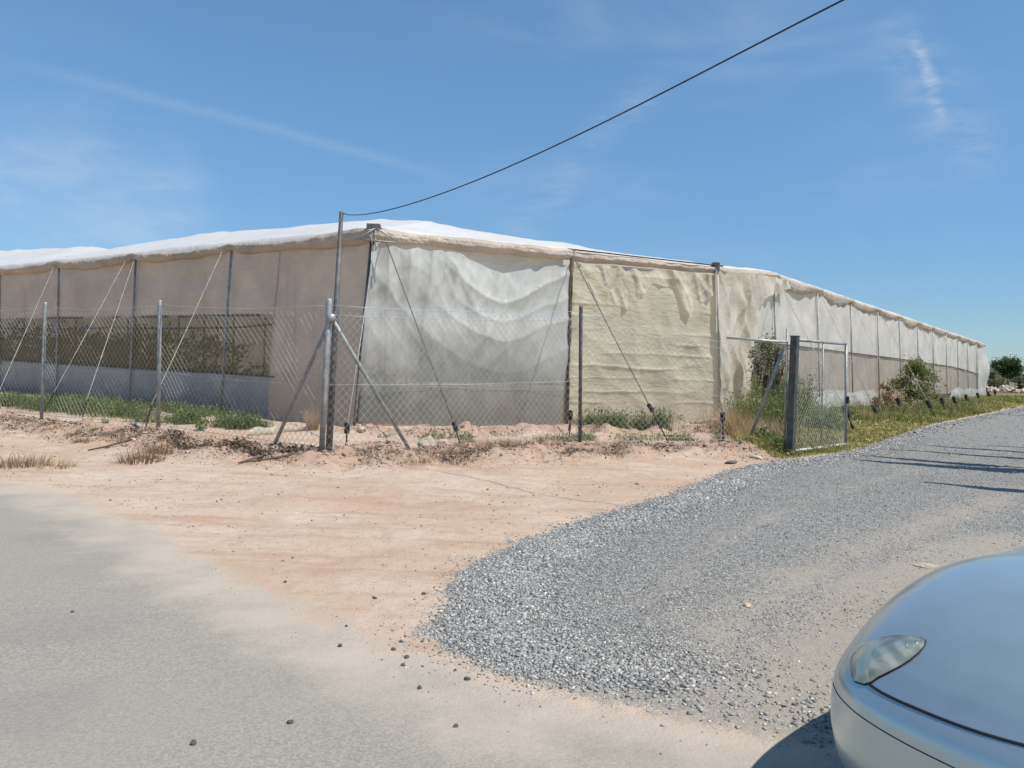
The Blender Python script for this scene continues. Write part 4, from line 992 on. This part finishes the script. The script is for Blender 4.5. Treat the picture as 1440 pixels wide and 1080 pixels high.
# single tufts and plants
T = [((200, 650), 260, .26, .55, 'rusty_weed', 'rust brown dry weed before the second fence post from the corner', .011, 1.0),
     ((222, 640), 200, .28, .4, 'rusty_weed', 'brown dry weed at the foot of the second fence post', .009, .9),
     ((25, 655), 300, .22, .7, 'rusty_weed', 'low brown dry weed at the left edge of the road', .010, 1.1),
     ((75, 657), 160, .18, .5, 'straw', 'low straw coloured weed between the brown weeds on the left', .009, 1.1),
     ((592, 654), 190, .20, .42, 'straw', 'flat straw coloured grass tuft before the pale rocks', .007, 1.2),
     ((440, 606), 240, .55, .22, 'straw', 'tall straw and green grass tuft behind the corner fence post', .009, .5),
     ((690, 634), 110, .20, .28, 'rusty_weed', 'small brown weed on the bank right of the milky sheet stake', .009, .8),
     ((712, 634), 130, .24, .26, 'rusty_weed', 'brown weed on the bank before the right end of the milky sheet', .009, .7),
     ((765, 630), 120, .18, .3, 'rusty_weed', 'low brown weed left of the middle fence post', .008, .9),
     ((880, 622), 140, .26, .3, 'straw', 'pale dry tuft before the yellowed film', .008, .8),
     ((975, 632), 120, .20, .35, 'straw', 'low dry tuft right of the leaning capped stake', .008, .9),
     ((1030, 612), 700, .8, .5, 'straw', 'tall straw coloured grass below the bunched beige film', .012, .6),
     ((1050, 598), 520, .9, .45, 'straw', 'straw grass leaning against the side wall behind the gate brace', .012, .6),
     ((115, 626), 120, .14, .3, 'rusty_weed', 'dark brown weed clump right of the leftmost fence post', .010, 1.0)]
for (p, n, h, sp, mt, lb, ww, ln) in T: tuft('dry_tuft', on(*p), n, h, sp, mt, lb, 'weed', 'dry weeds and tufts along the fence', ww, ln)
for (p, n, h, sp, lb, lf) in [((656, 622), 70, .32, .18, 'bright green weed beside the stake under the milky sheet', 160), ((282, 604), 60, .34, .14, 'slim green weed behind the fence before the blue skirt', 90), ((327, 603), 60, .40, .14, 'tall green weed in the dark before the blue skirt', 110), ((1072, 628), 200, .55, .38, 'green weed clump at the foot of the gate brace', 420), ((1090, 636), 160, .40, .3, 'green weed clump left of the thick gate post', 260), ((1152, 629), 120, .2, .3, 'low green weed at the foot of the gate leaf', 160), ((1160, 612), 260, .75, .5, 'tall green weed standing behind the gate leaf', 520), ((1010, 622), 60, .3, .14, 'grey green weed around the stake below the bunched film', 90), ((148, 600), 40, .2, .1, 'small green weed right of the leftmost post', 40)]:
    tuft('green_weed', on(*p), n, h, sp, 'green', lb, 'weed', 'green weeds by the fence and gate', .009, .6, lf, .45)
for i in range(7):
    x, y = [(15, 672), (60, 676), (90, 684), (120, 686), (150, 684), (128, 692), (160, 686)][i]
    tuft('grass_scrap', on(x, y), 50, .05, .25, 'debris', 'flattened grey dry scrap on the sandy road edge at the left', 'dry grass', 'dry scraps on the road edge', .008, 1.6, 0, .6)
# shrubs against the side wall
bush('green_shrub', on(1287, 578), 1.1, 1.1, 2.3, 52, 6500, .11, 'shrub', 'green leafy shrub leaning on the side wall of the greenhouse', 'shrub', stems=16, tone=.5)
bush('dry_shrub', on(1238, 584), .6, .5, 1.25, 18, 1500, .09, 'rusty_weed', 'reddish brown dry shrub at the end of the torn white skirt', 'shrub', stems=14, tone=.6)
bush('dry_shrub', on(1075, 598), .8, .55, 2.6, 44, 5200, .075, 'olive', 'tall thin half dry shrub behind the gate brace', 'shrub', stems=40, tone=.75)
bush('dry_shrub', on(1130, 590), .7, .6, 1.6, 18, 900, .08, 'olive', 'thin pale shrub behind the gate leaf', 'shrub', stems=16, tone=.5)
bush('dry_shrub', on(1265, 583), .8, .6, 1.2, 20, 1100, .09, 'straw', 'low straw coloured shrub left of the green shrub', 'shrub', stems=12, tone=.4)
tuft('dry_tuft', on(1320, 575), 300, .8, 1.0, 'straw', 'straw coloured grass right of the green shrub', 'weed', 'dry weeds and tufts along the fence', .03, .7)
tuft('dry_tuft', on(1222, 592), 260, .6, .7, 'straw', 'straw coloured grass before the torn white skirt', 'weed', 'dry weeds and tufts along the fence', .018, .7)
# pale earth mound where the skirt is torn
c = on(1252, 578)
n1, n2 = 40, 24; th = np.linspace(0, 2*math.pi, n1); rr = np.linspace(0, 1, n2)[:, None]
X = 1.6*rr*np.cos(th); Y = .7*rr*np.sin(th); A_ = math.atan2(*(RW.b1-RW.b0)[[1, 0]]); Zm = .75*np.cos(rr*math.pi/2)**1.2*(1+.35*fbm(X*2, Y*2, 3, 6))-.03
V = np.stack([c[0]+X*math.cos(A_)-Y*math.sin(A_), c[1]+X*math.sin(A_)+Y*math.cos(A_), np.broadcast_to(Zm, X.shape)], -1)
tag(mesh_obj('earth_mound', V.reshape(-1, 3), tri_faces(n2, n1), M['rock'], None, True), 'pale earth mound against the side wall where the white skirt is torn', 'earth mound')
# ------------------------------------------------------------------ background right
bush('tree', gp(1417, 544), 4.6, 4, 7.2, 70, 9000, .42, 'tree', 'dark round evergreen tree beyond the far end of the greenhouse', 'tree', trunk=1.4, stems=20, tone=.42)
bush('scrub_bush', gp(1392, 546), 3.2, 2.2, 3.4, 26, 2200, .4, 'olive', 'grey green scrub bush next to the end of the greenhouse', 'bush', stems=10)
bush('scrub_bush', gp(1432, 547), 2.6, 2, 2.2, 20, 1600, .35, 'olive', 'low scrub bush in front of the dark evergreen tree', 'bush', stems=10, tone=.35)
bush('tree', gp(1462, 543), 6, 4, 5.5, 40, 4000, .5, 'tree', 'second dark tree at the right edge of the frame', 'tree', trunk=1.2, stems=12, tone=.45)
V = []; F = []; n = 0
a0 = gp(1381, 551); a1 = gp(1470, 553.5)
k = 520; t = rng.random(k); h_ = rng.random(k)**1.3
P = a0+(a1-a0)*t[:, None]; P = P+np.column_stack([rng.normal(0, .3, k), rng.normal(0, .5, k), h_*.9*(.6+.4*vnoise(t*14, 0, 3))])
v, f = stones(P, rng.uniform(.15, .45, k), .9)
tag(mesh_obj('rubble_wall', v, f, M['clods'], None, False, {'tone': np.repeat(np.clip(rng.normal(.75, .22, k), 0, 1), 8)}), 'tumbled wall of pale stones below the background trees', 'stone wall')
b = gp(1401, 540.5); tp = vert(b, 1401, 503)
pl = empty('distant_pole', b); tag(pl, 'faint distant lamp pole on the horizon at the right', 'pole')
MB().tube([(0, 0, -.5), tp-b], .12, 6).build('shaft', M['galv'], pl)
MB().box(tp-b, (3.2, .25, .22)).build('crossarm', M['galv'], pl)
# slim trees standing beside the drive, outside the frame at the right; their long shadows cross the gravel
tanS = math.tan(SEL)
for (tx, ty, H, rad) in [(1178, 640, 6.0, .20), (1205, 648, 5.4, .26), (1240, 632, 6.0, .16), (1287, 627, 6.2, .18), (1385, 627, 5.5, .15), (1300, 680, 4.6, .2), (1395, 583, 6.5, .4), (1330, 655, 4.6, .25)]:
    g = gp(tx, ty)[:2]+SAZ*H/tanS
    root = empty('slim_tree', (g[0], g[1], 0)); tag(root, 'slim upright young tree beside the gravel drive at the right', 'tree', 'slim trees beside the gravel drive')
    MB().tube([(0, 0, -.2), (.05, .02, H*.4), (-.03, .03, H*.75), (0, 0, H)], [.10, .08, .05, .02], 9).build('trunk', M['wood'], root, True)
    n = 1500; zz = H*(1-rng.random(n)**.8*.72); rr = rad*np.sqrt(rng.random(n))*np.clip((H-zz)/H*2.6, .12, 1); aa = rng.uniform(0, 2*math.pi, n)
    lv = VF(); lv.add(leafs(np.column_stack([rr*np.cos(aa), rr*np.sin(aa), zz]), rng.uniform(.08, .16, n)), rng.normal(.5, .2, n), 4); lv.build('crown', M['tree'], root)
# ------------------------------------------------------------------ parked silver car
def cr_interp(A, t):               # Catmull-Rom through rows of A (n,k) at float positions t
    A = np.asarray(A, float); n = len(A); t = np.clip(t, 0, n-1-1e-9); i = np.floor(t).astype(int); f = (t-i)[..., None]
    g = lambda j: A[np.clip(j, 0, n-1)]
    p0, p1, p2, p3 = g(i-1), g(i), g(i+1), g(i+2)
    return .5*((2*p1)+(-p0+p2)*f+(2*p0-5*p1+4*p2-p3)*f**2+(-p0+3*p1-3*p2+p3)*f**3)
OUT_HALF = np.array([(0, 0), (.012, -.2), (.05, -.40), (.12, -.565), (.235, -.69), (.40, -.765), (.64, -.81), (1.0, -.83), (1.6, -.84), (2.5, -.845), (3.4, -.84), (4.05, -.815), (4.34, -.74), (4.50, -.58), (4.56, -.3), (4.58, 0)])
OUT_ALL = np.vstack([OUT_HALF, (OUT_HALF*[1, -1])[-2:0:-1], OUT_HALF[:1]])
#         lam   z     side rise
RINGS = np.array([(.10, .19, 0), (.035, .25, 0), (.004, .36, 0), (0, .455, .0), (.012, .53, .03), (.045, .575, .08), (.075, .605, .11), (.13, .655, .13), (.22, .715, .13), (.36, .775, .12), (.58, .825, .11), (.80, .85, .10), (1, .86, .10)])
CAR = dict(x=1.4344, y=2.1135, yaw=0.7075, zs=1.0002, ps=.9896, rd=.001, rz=.132, cb=-.0021, fl=.0659)
def car_local(s, t, c=CAR):
    s = np.asarray(s, float); t = np.asarray(t, float); s, t = np.broadcast_arrays(s, t)
    o = cr_interp(OUT_ALL, s).copy(); r = cr_interp(RINGS, t)
    o[..., 0] += c.get('cb', 0)*o[..., 1]**2*np.clip(1-o[..., 0]/2.5, 0, 1)
    lam = np.clip(r[..., 0], 0, 1); sx = np.clip(o[..., 0], .95, 3.8)
    x = o[..., 0]+(sx-o[..., 0])*lam; y = o[..., 1]*(1-lam)
    rise = (1+c.get('rz', 0))*r[..., 2]*sstep(.05, 1.3, x)*(1-.7*sstep(2.9, 3.9, x)*0)
    z = r[..., 1]+rise+c['rd']*sstep(5, 9, t)
    z0 = .64+.05*sstep(0, .8, x); z = np.where(z > z0, z0+(z-z0)*(1-c.get('fl', 0)), z)
    z = z-.07*sstep(.6, 2.0, x)*sstep(4, 7, t)
    return np.stack([x*c['ps'], y*c['ps'], z*c['zs']], -1)
def car_world(L, c=CAR):
    f = np.array([math.cos(c['yaw']), math.sin(c['yaw'])])     # backward axis of the car
    side = np.array([-f[1], f[0]])                              # local +y
    L = np.asarray(L, float)
    return np.stack([c['x']+L[..., 0]*f[0]+L[..., 1]*side[0], c['y']+L[..., 0]*f[1]+L[..., 1]*side[1], L[..., 2]], -1)
def projv(P):
    q = (P-CP) @ RM; return np.stack([720+FPX*q[..., 0]/-q[..., 2], 540-FPX*q[..., 1]/-q[..., 2]], -1)

def paint():
    k = NT('silver_blue_paint'); p = k.objc()
    n = k.noise(k.map(p, (900, 900, 900)), 1, 2)
    c = k.mix(k.ss(n, .3, .7), (.46, .55, .57), (.54, .63, .645))
    dirt = k.ss(k.noise(p, 5, 5), .5, .8, 0, .3)
    c = k.mix(dirt, c, (.36, .35, .33))
    r = k.math('ADD', k.ss(k.noise(p, 3, 4), .35, .75, .30, .38), 0)
    return k.fin(k.prin(c, r, .72, None, .5, Coat_Weight=.5, Coat_Roughness=.08))
M['paint'] = paint()
def glassy(name, alpha, tint=(.9, .92, .9), rough=.05):
    k = NT(name); g = k.n('ShaderNodeBsdfGlossy'); g.inputs['Roughness'].default_value = rough; g.inputs[0].default_value = (.9, .9, .9, 1)
    lw = k.n('ShaderNodeLayerWeight'); lw.inputs[0].default_value = .25
    f = k.math('ADD', k.math('MULTIPLY', lw.outputs['Fresnel'], .4), alpha, clamp=True)
    return k.fin(k.mixs(f, k.trp(tint), g.outputs[0]))
def haze_lens():
    k = NT('hazy_lamp_lens'); p = k.objc(); g = k.n('ShaderNodeBsdfGlossy'); g.inputs['Roughness'].default_value = .08
    lw = k.n('ShaderNodeLayerWeight'); lw.inputs[0].default_value = .2
    hz = k.prin((.62, .62, .50), .35); f = k.ss(k.noise(p, 12, 4), .35, .7, .18, .48)
    return k.fin(k.mixs(k.math('MULTIPLY', lw.outputs['Fresnel'], .35), k.mixs(f, k.trp((.93, .94, .86)), hz), g.outputs[0]))
M['lens'] = haze_lens()
M['car_glass'] = plain('dark_car_glass', (.02, .024, .025), .06, 0, .1, 3, 0)
def reflector():
    k = NT('lamp_reflector'); p = k.objc(); n = k.noise(p, 9, 2, .5, .4)
    w_ = k.n('ShaderNodeTexWave'); k.l(p, w_.inputs[0]); w_.inputs['Scale'].default_value = 7; w_.inputs['Distortion'].default_value = 1.5
    b = k.bump(k.math('ADD', n, k.math('MULTIPLY', w_.outputs['Fac'], .25)), .7, .06)
    c = k.mix(k.ss(n, .42, .60), (.70, .72, .66), (.20, .22, .20))
    return k.fin(k.prin(c, .28, .6, b))
M['reflector'] = reflector()
M['indicator'] = plain('indicator_lens', (.36, .38, .30), .3, .1, .15, 25, .1)
M['gap'] = plain('dark_gap', (.012, .012, .014), .6, 0, .1, 5, 0)
M['tyre'] = plain('tyre_rubber', (.025, .025, .025), .8, 0, .2, 20, .3)
M['rim'] = plain('alloy_rim', (.5, .5, .5), .35, .8, .1, 6, .02)
CO = np.array([CAR['x'], CAR['y'], 0.])
car = empty('car', CO); tag(car, 'silver blue car parked nose first at the lower right corner', 'car')
def cpart(name, L, F, mat, parent=None, smooth=True, label=None):
    o = mesh_obj(name, car_world(np.asarray(L))-CO, F, M[mat], parent or car, smooth)
    if label: o['label'] = label
    return o
def cmb(mb, name, mat, parent=None, smooth=True): return cpart(name, np.array(mb.V), mb.F, mat, parent, smooth)
NS_ = len(OUT_ALL)-1
def nrm(s, t):
    h = .01; a = car_local((s+h) % NS_, t)-car_local((s-h) % NS_, t); b = car_local(s, np.minimum(t+h, 12))-car_local(s, np.maximum(t-h, 0))
    n = np.cross(b, a); n /= np.linalg.norm(n, axis=-1)[..., None]+1e-12
    n *= np.sign(n[..., 2:3]+.8*(((car_local(s, t)-[2.25, 0, .5])*n).sum(-1, keepdims=True))); return n
SG = np.linspace(-5, 3, 640)[None]; TG = np.linspace(1.5, 10, 520)[:, None]
PG = projv(car_world(car_local(SG % NS_, TG)))
def inv(px, py):
    d = (PG[..., 0]-px)**2+(PG[..., 1]-py)**2; j, i = np.unravel_index(d.argmin(), d.shape)
    s, t = SG[0, i], TG[j, 0]
    for _ in range(6):
        p = projv(car_world(car_local(np.array(s % NS_), np.array(t)))); e = np.array([px, py])-p; h = 1e-3
        J = np.stack([(projv(car_world(car_local(np.array((s+h) % NS_), np.array(t))))-p)/h, (projv(car_world(car_local(np.array(s % NS_), np.array(t+h))))-p)/h], 1)
        try: q = np.linalg.solve(J, e)
        except Exception: break
        if np.abs(q).max() > .5: break
        s += q[0]; t += q[1]
    return s, t
gap_px = [(1222, 962), (1240, 974), (1262, 985), (1290, 997), (1314, 1007), (1345, 1019), (1380, 1031), (1410, 1040), (1440, 1048)]
gap = np.array([inv(*p) for p in gap_px]); print('gap', gap.round(2).tolist())
hl_px = [(1203, 959), (1199, 950), (1197, 938), (1198, 926), (1204, 917), (1214, 909), (1227, 902), (1242, 897), (1260, 895), (1279, 894.5), (1294, 897), (1302, 901), (1301, 909), (1292, 919), (1280, 929), (1266, 938), (1250, 946), (1236, 953), (1226, 960), (1216, 963)]
hl = np.array([inv(*p) for p in hl_px]); print('hl', hl.round(2).tolist())
# shell split in body, bonnet and front bumper
ns, ntt = 300, 120
s_ = np.linspace(0, NS_, ns+1)[:-1]; t_ = np.linspace(0, 12, ntt)
S2, T2 = np.meshgrid(s_, t_); Lc = car_local(S2, T2).reshape(-1, 3)
r_, c_ = np.meshgrid(np.arange(ntt-1), np.arange(ns), indexing='ij'); c1 = (c_+1) % ns
Fs = np.stack([r_*ns+c_, r_*ns+c1, (r_+1)*ns+c1, (r_+1)*ns+c_], -1).reshape(-1, 4)
fs = S2.ravel()[Fs[:, 0]]+.5*NS_/ns; ft_ = T2.ravel()[Fs].mean(1); fx = Lc[Fs].mean(1)[:, 0]
sw = np.minimum(fs, NS_-fs)                               # distance from the nose centre in s
gs = np.abs(gap[:, 0]); o_ = np.argsort(gs); tgap = np.interp(sw, gs[o_], gap[o_, 1]); s_hl = gs.max()
bon = (ft_ > np.where(sw < s_hl, tgap, 8.2)) & (fx < 2.1)
bum = (~bon) & (fx < .62) & (ft_ < np.where(sw < s_hl, tgap, 5.0))
for nm, mk in (('bonnet', bon), ('front_bumper', bum), ('body', ~(bon | bum))):
    f = Fs[mk]; u_, iv = np.unique(f, return_inverse=True); cpart(nm, Lc[u_], iv.reshape(-1, 4), 'paint')
def stube(name, st, r, mat, off=0., parent=None, n=7):
    st = np.asarray(st, float); s = st[:, 0] % NS_; t = st[:, 1]
    L = car_local(s, t)+off*nrm(s, t); mb = MB().tube(list(L), r, n); return cmb(mb, name, mat, parent)
gm = gap[np.argsort(gap[:, 0])]; gm2 = np.vstack([gm, [[0, gm[-1, 1]]], (gm*[-1, 1])[::-1]]) if gm[-1, 0] < -.05 else np.vstack([gm, (gm*[-1, 1])[::-1]])
dens = np.linspace(0, len(gm2)-1, 90); gm3 = np.stack([np.interp(dens, range(len(gm2)), gm2[:, i]) for i in (0, 1)], 1)
stube('bonnet_gap', gm3, .0052, 'gap')
stube('bumper_seam', [(x, 3.15+.1*abs(x)) for x in np.linspace(-4.2, 4.2, 60)], .0022, 'gap')
def patch_st(poly_, rings, off, dome):
    c = poly_.mean(0); m = len(poly_)
    dd = np.linspace(0, m, m*4, endpoint=False); pp = np.stack([np.interp(dd, range(m+1), np.append(poly_[:, i], poly_[0, i])) for i in (0, 1)], 1); M4 = len(pp)
    V = []; F = []
    for k in range(rings+1):
        rho = 1-k/rings; q = c+(pp-c)*max(rho, .001); s = q[:, 0] % NS_; t = q[:, 1]
        V.append(car_local(s, t)+nrm(s, t)*(off+dome*(1-rho**2)))
    for k in range(rings):
        for j in range(M4): F.append((k*M4+j, k*M4+(j+1) % M4, (k+1)*M4+(j+1) % M4, (k+1)*M4+j))
    return np.vstack(V), F
def clip_poly(P, a, b, c):         # keep a*x+b*y>=c
    R = []
    for i in range(len(P)):
        p, q = P[i], P[(i+1) % len(P)]; dp, dq = p@[a, b]-c, q@[a, b]-c
        if dp >= 0: R.append(p)
        if dp*dq < 0: R.append(p+(q-p)*dp/(dp-dq))
    return np.array(R)
i0 = np.array(inv(1224, 958)); i1 = np.array(inv(1238, 899)); dv = i1-i0; nv = np.array([dv[1], -dv[0]]); tipst = np.array(inv(1285, 905))
if (tipst-i0)@nv < 0: nv = -nv
for sg in (1, -1):
    mir = np.array([sg, 1]); P_ = hl*mir
    V, F = patch_st(P_, 8, .006, .010); lens = cpart('headlight', V, F, 'lens')
    A_ = clip_poly(hl, nv[0], nv[1], i0@nv); B_ = clip_poly(hl, -nv[0], -nv[1], -(i0@nv))
    V, F = patch_st(A_*mir, 6, .0025, .001); cpart('reflector', V, F, 'reflector', lens)
    V, F = patch_st(B_*mir, 6, .0030, .006); cpart('indicator', V, F, 'indicator', lens)
    stube('seal', np.vstack([P_, P_[:1]]), .0030, 'gap', .002, lens)
    ci = np.array(inv(1283, 907))*mir; ring = [ci+np.array([.10*math.cos(a), .16*math.sin(a)]) for a in np.linspace(0, 2*math.pi, 17)]
    stube('lamp_ring', ring, .0022, 'rim', .004, lens)
# underbody
V = []; F = []
bt = car_local(s_, np.zeros(ns)); V = np.vstack([bt, [[1.9*CAR['ps'], 0, .2]]]); F = [(j, (j+1) % ns, ns) for j in range(ns)]
cpart('underbody', V, F, 'gap', None, False)
# cabin
def ringc(x0, x1, hw, z, n=10, p=.22):
    o = []
    x0 += .66; x1 += .66
    cx, hx = (x0+x1)/2, (x1-x0)/2
    for a in np.linspace(0, 2*math.pi, 64, endpoint=False):
        ca, sa = math.cos(a), math.sin(a); o.append((cx+hx*np.sign(ca)*abs(ca)**p, hw*np.sign(sa)*abs(sa)**p, z))
    return np.array(o)
rg = [ringc(1.48, 3.78, .76, .88), ringc(1.78, 3.70, .70, 1.08), ringc(2.10, 3.55, .63, 1.28), ringc(2.30, 3.42, .57, 1.40), ringc(2.45, 3.25, .40, 1.45), ringc(2.7, 3.0, .1, 1.465)]
V = np.vstack(rg); F = [(k*64+j, k*64+(j+1) % 64, (k+1)*64+(j+1) % 64, (k+1)*64+j) for k in range(5) for j in range(64)]
cpart('roof', V, F, 'paint')
def pane(name, cn):
    a, b, c, d = [np.array(q, float)+[.66, 0, 0] for q in cn]; V = [(a*(1-i/8)+b*i/8)*(1-j/6)+(d*(1-i/8)+c*i/8)*j/6 for j in range(7) for i in range(9)]; cpart(name, V, tri_faces(7, 9), 'car_glass')
pane('windscreen', [(1.53, -.66, .93), (1.53, .66, .93), (2.23, .50, 1.385), (2.23, -.50, 1.385)])
pane('rear_window', [(3.78, -.62, .95), (3.78, .62, .95), (3.51, .50, 1.36), (3.51, -.50, 1.36)])
for sg in (1, -1):
    pane('side_window', [(1.86, sg*.752, .95), (2.66, sg*.762, .95), (2.66, sg*.615, 1.36), (2.34, sg*.615, 1.36)])
    pane('side_window', [(2.74, sg*.762, .95), (3.52, sg*.758, .95), (3.30, sg*.615, 1.36), (2.74, sg*.615, 1.36)])
    for wx in (.85, 3.65):
        yc = sg*.73; mb = MB(); ring_ = []
        for a in np.linspace(0, 2*math.pi, 33): ring_.append((wx+.245*math.cos(a), yc, .305+.245*math.sin(a)))
        mb.tube(ring_, .062, 10, cap=False); wh = cmb(mb, 'wheel', 'tyre')
        mb = MB(); mb.tube([(wx, yc-.05*sg, .305), (wx, yc+.045*sg, .305)], .19, 24)
        for q in range(5):
            a = 2*math.pi*q/5; mb.tube([(wx, yc+.05*sg, .305), (wx+.17*math.cos(a), yc+.05*sg, .305+.17*math.sin(a))], .025, 6)
        cmb(mb, 'rim', 'rim', wh, False)
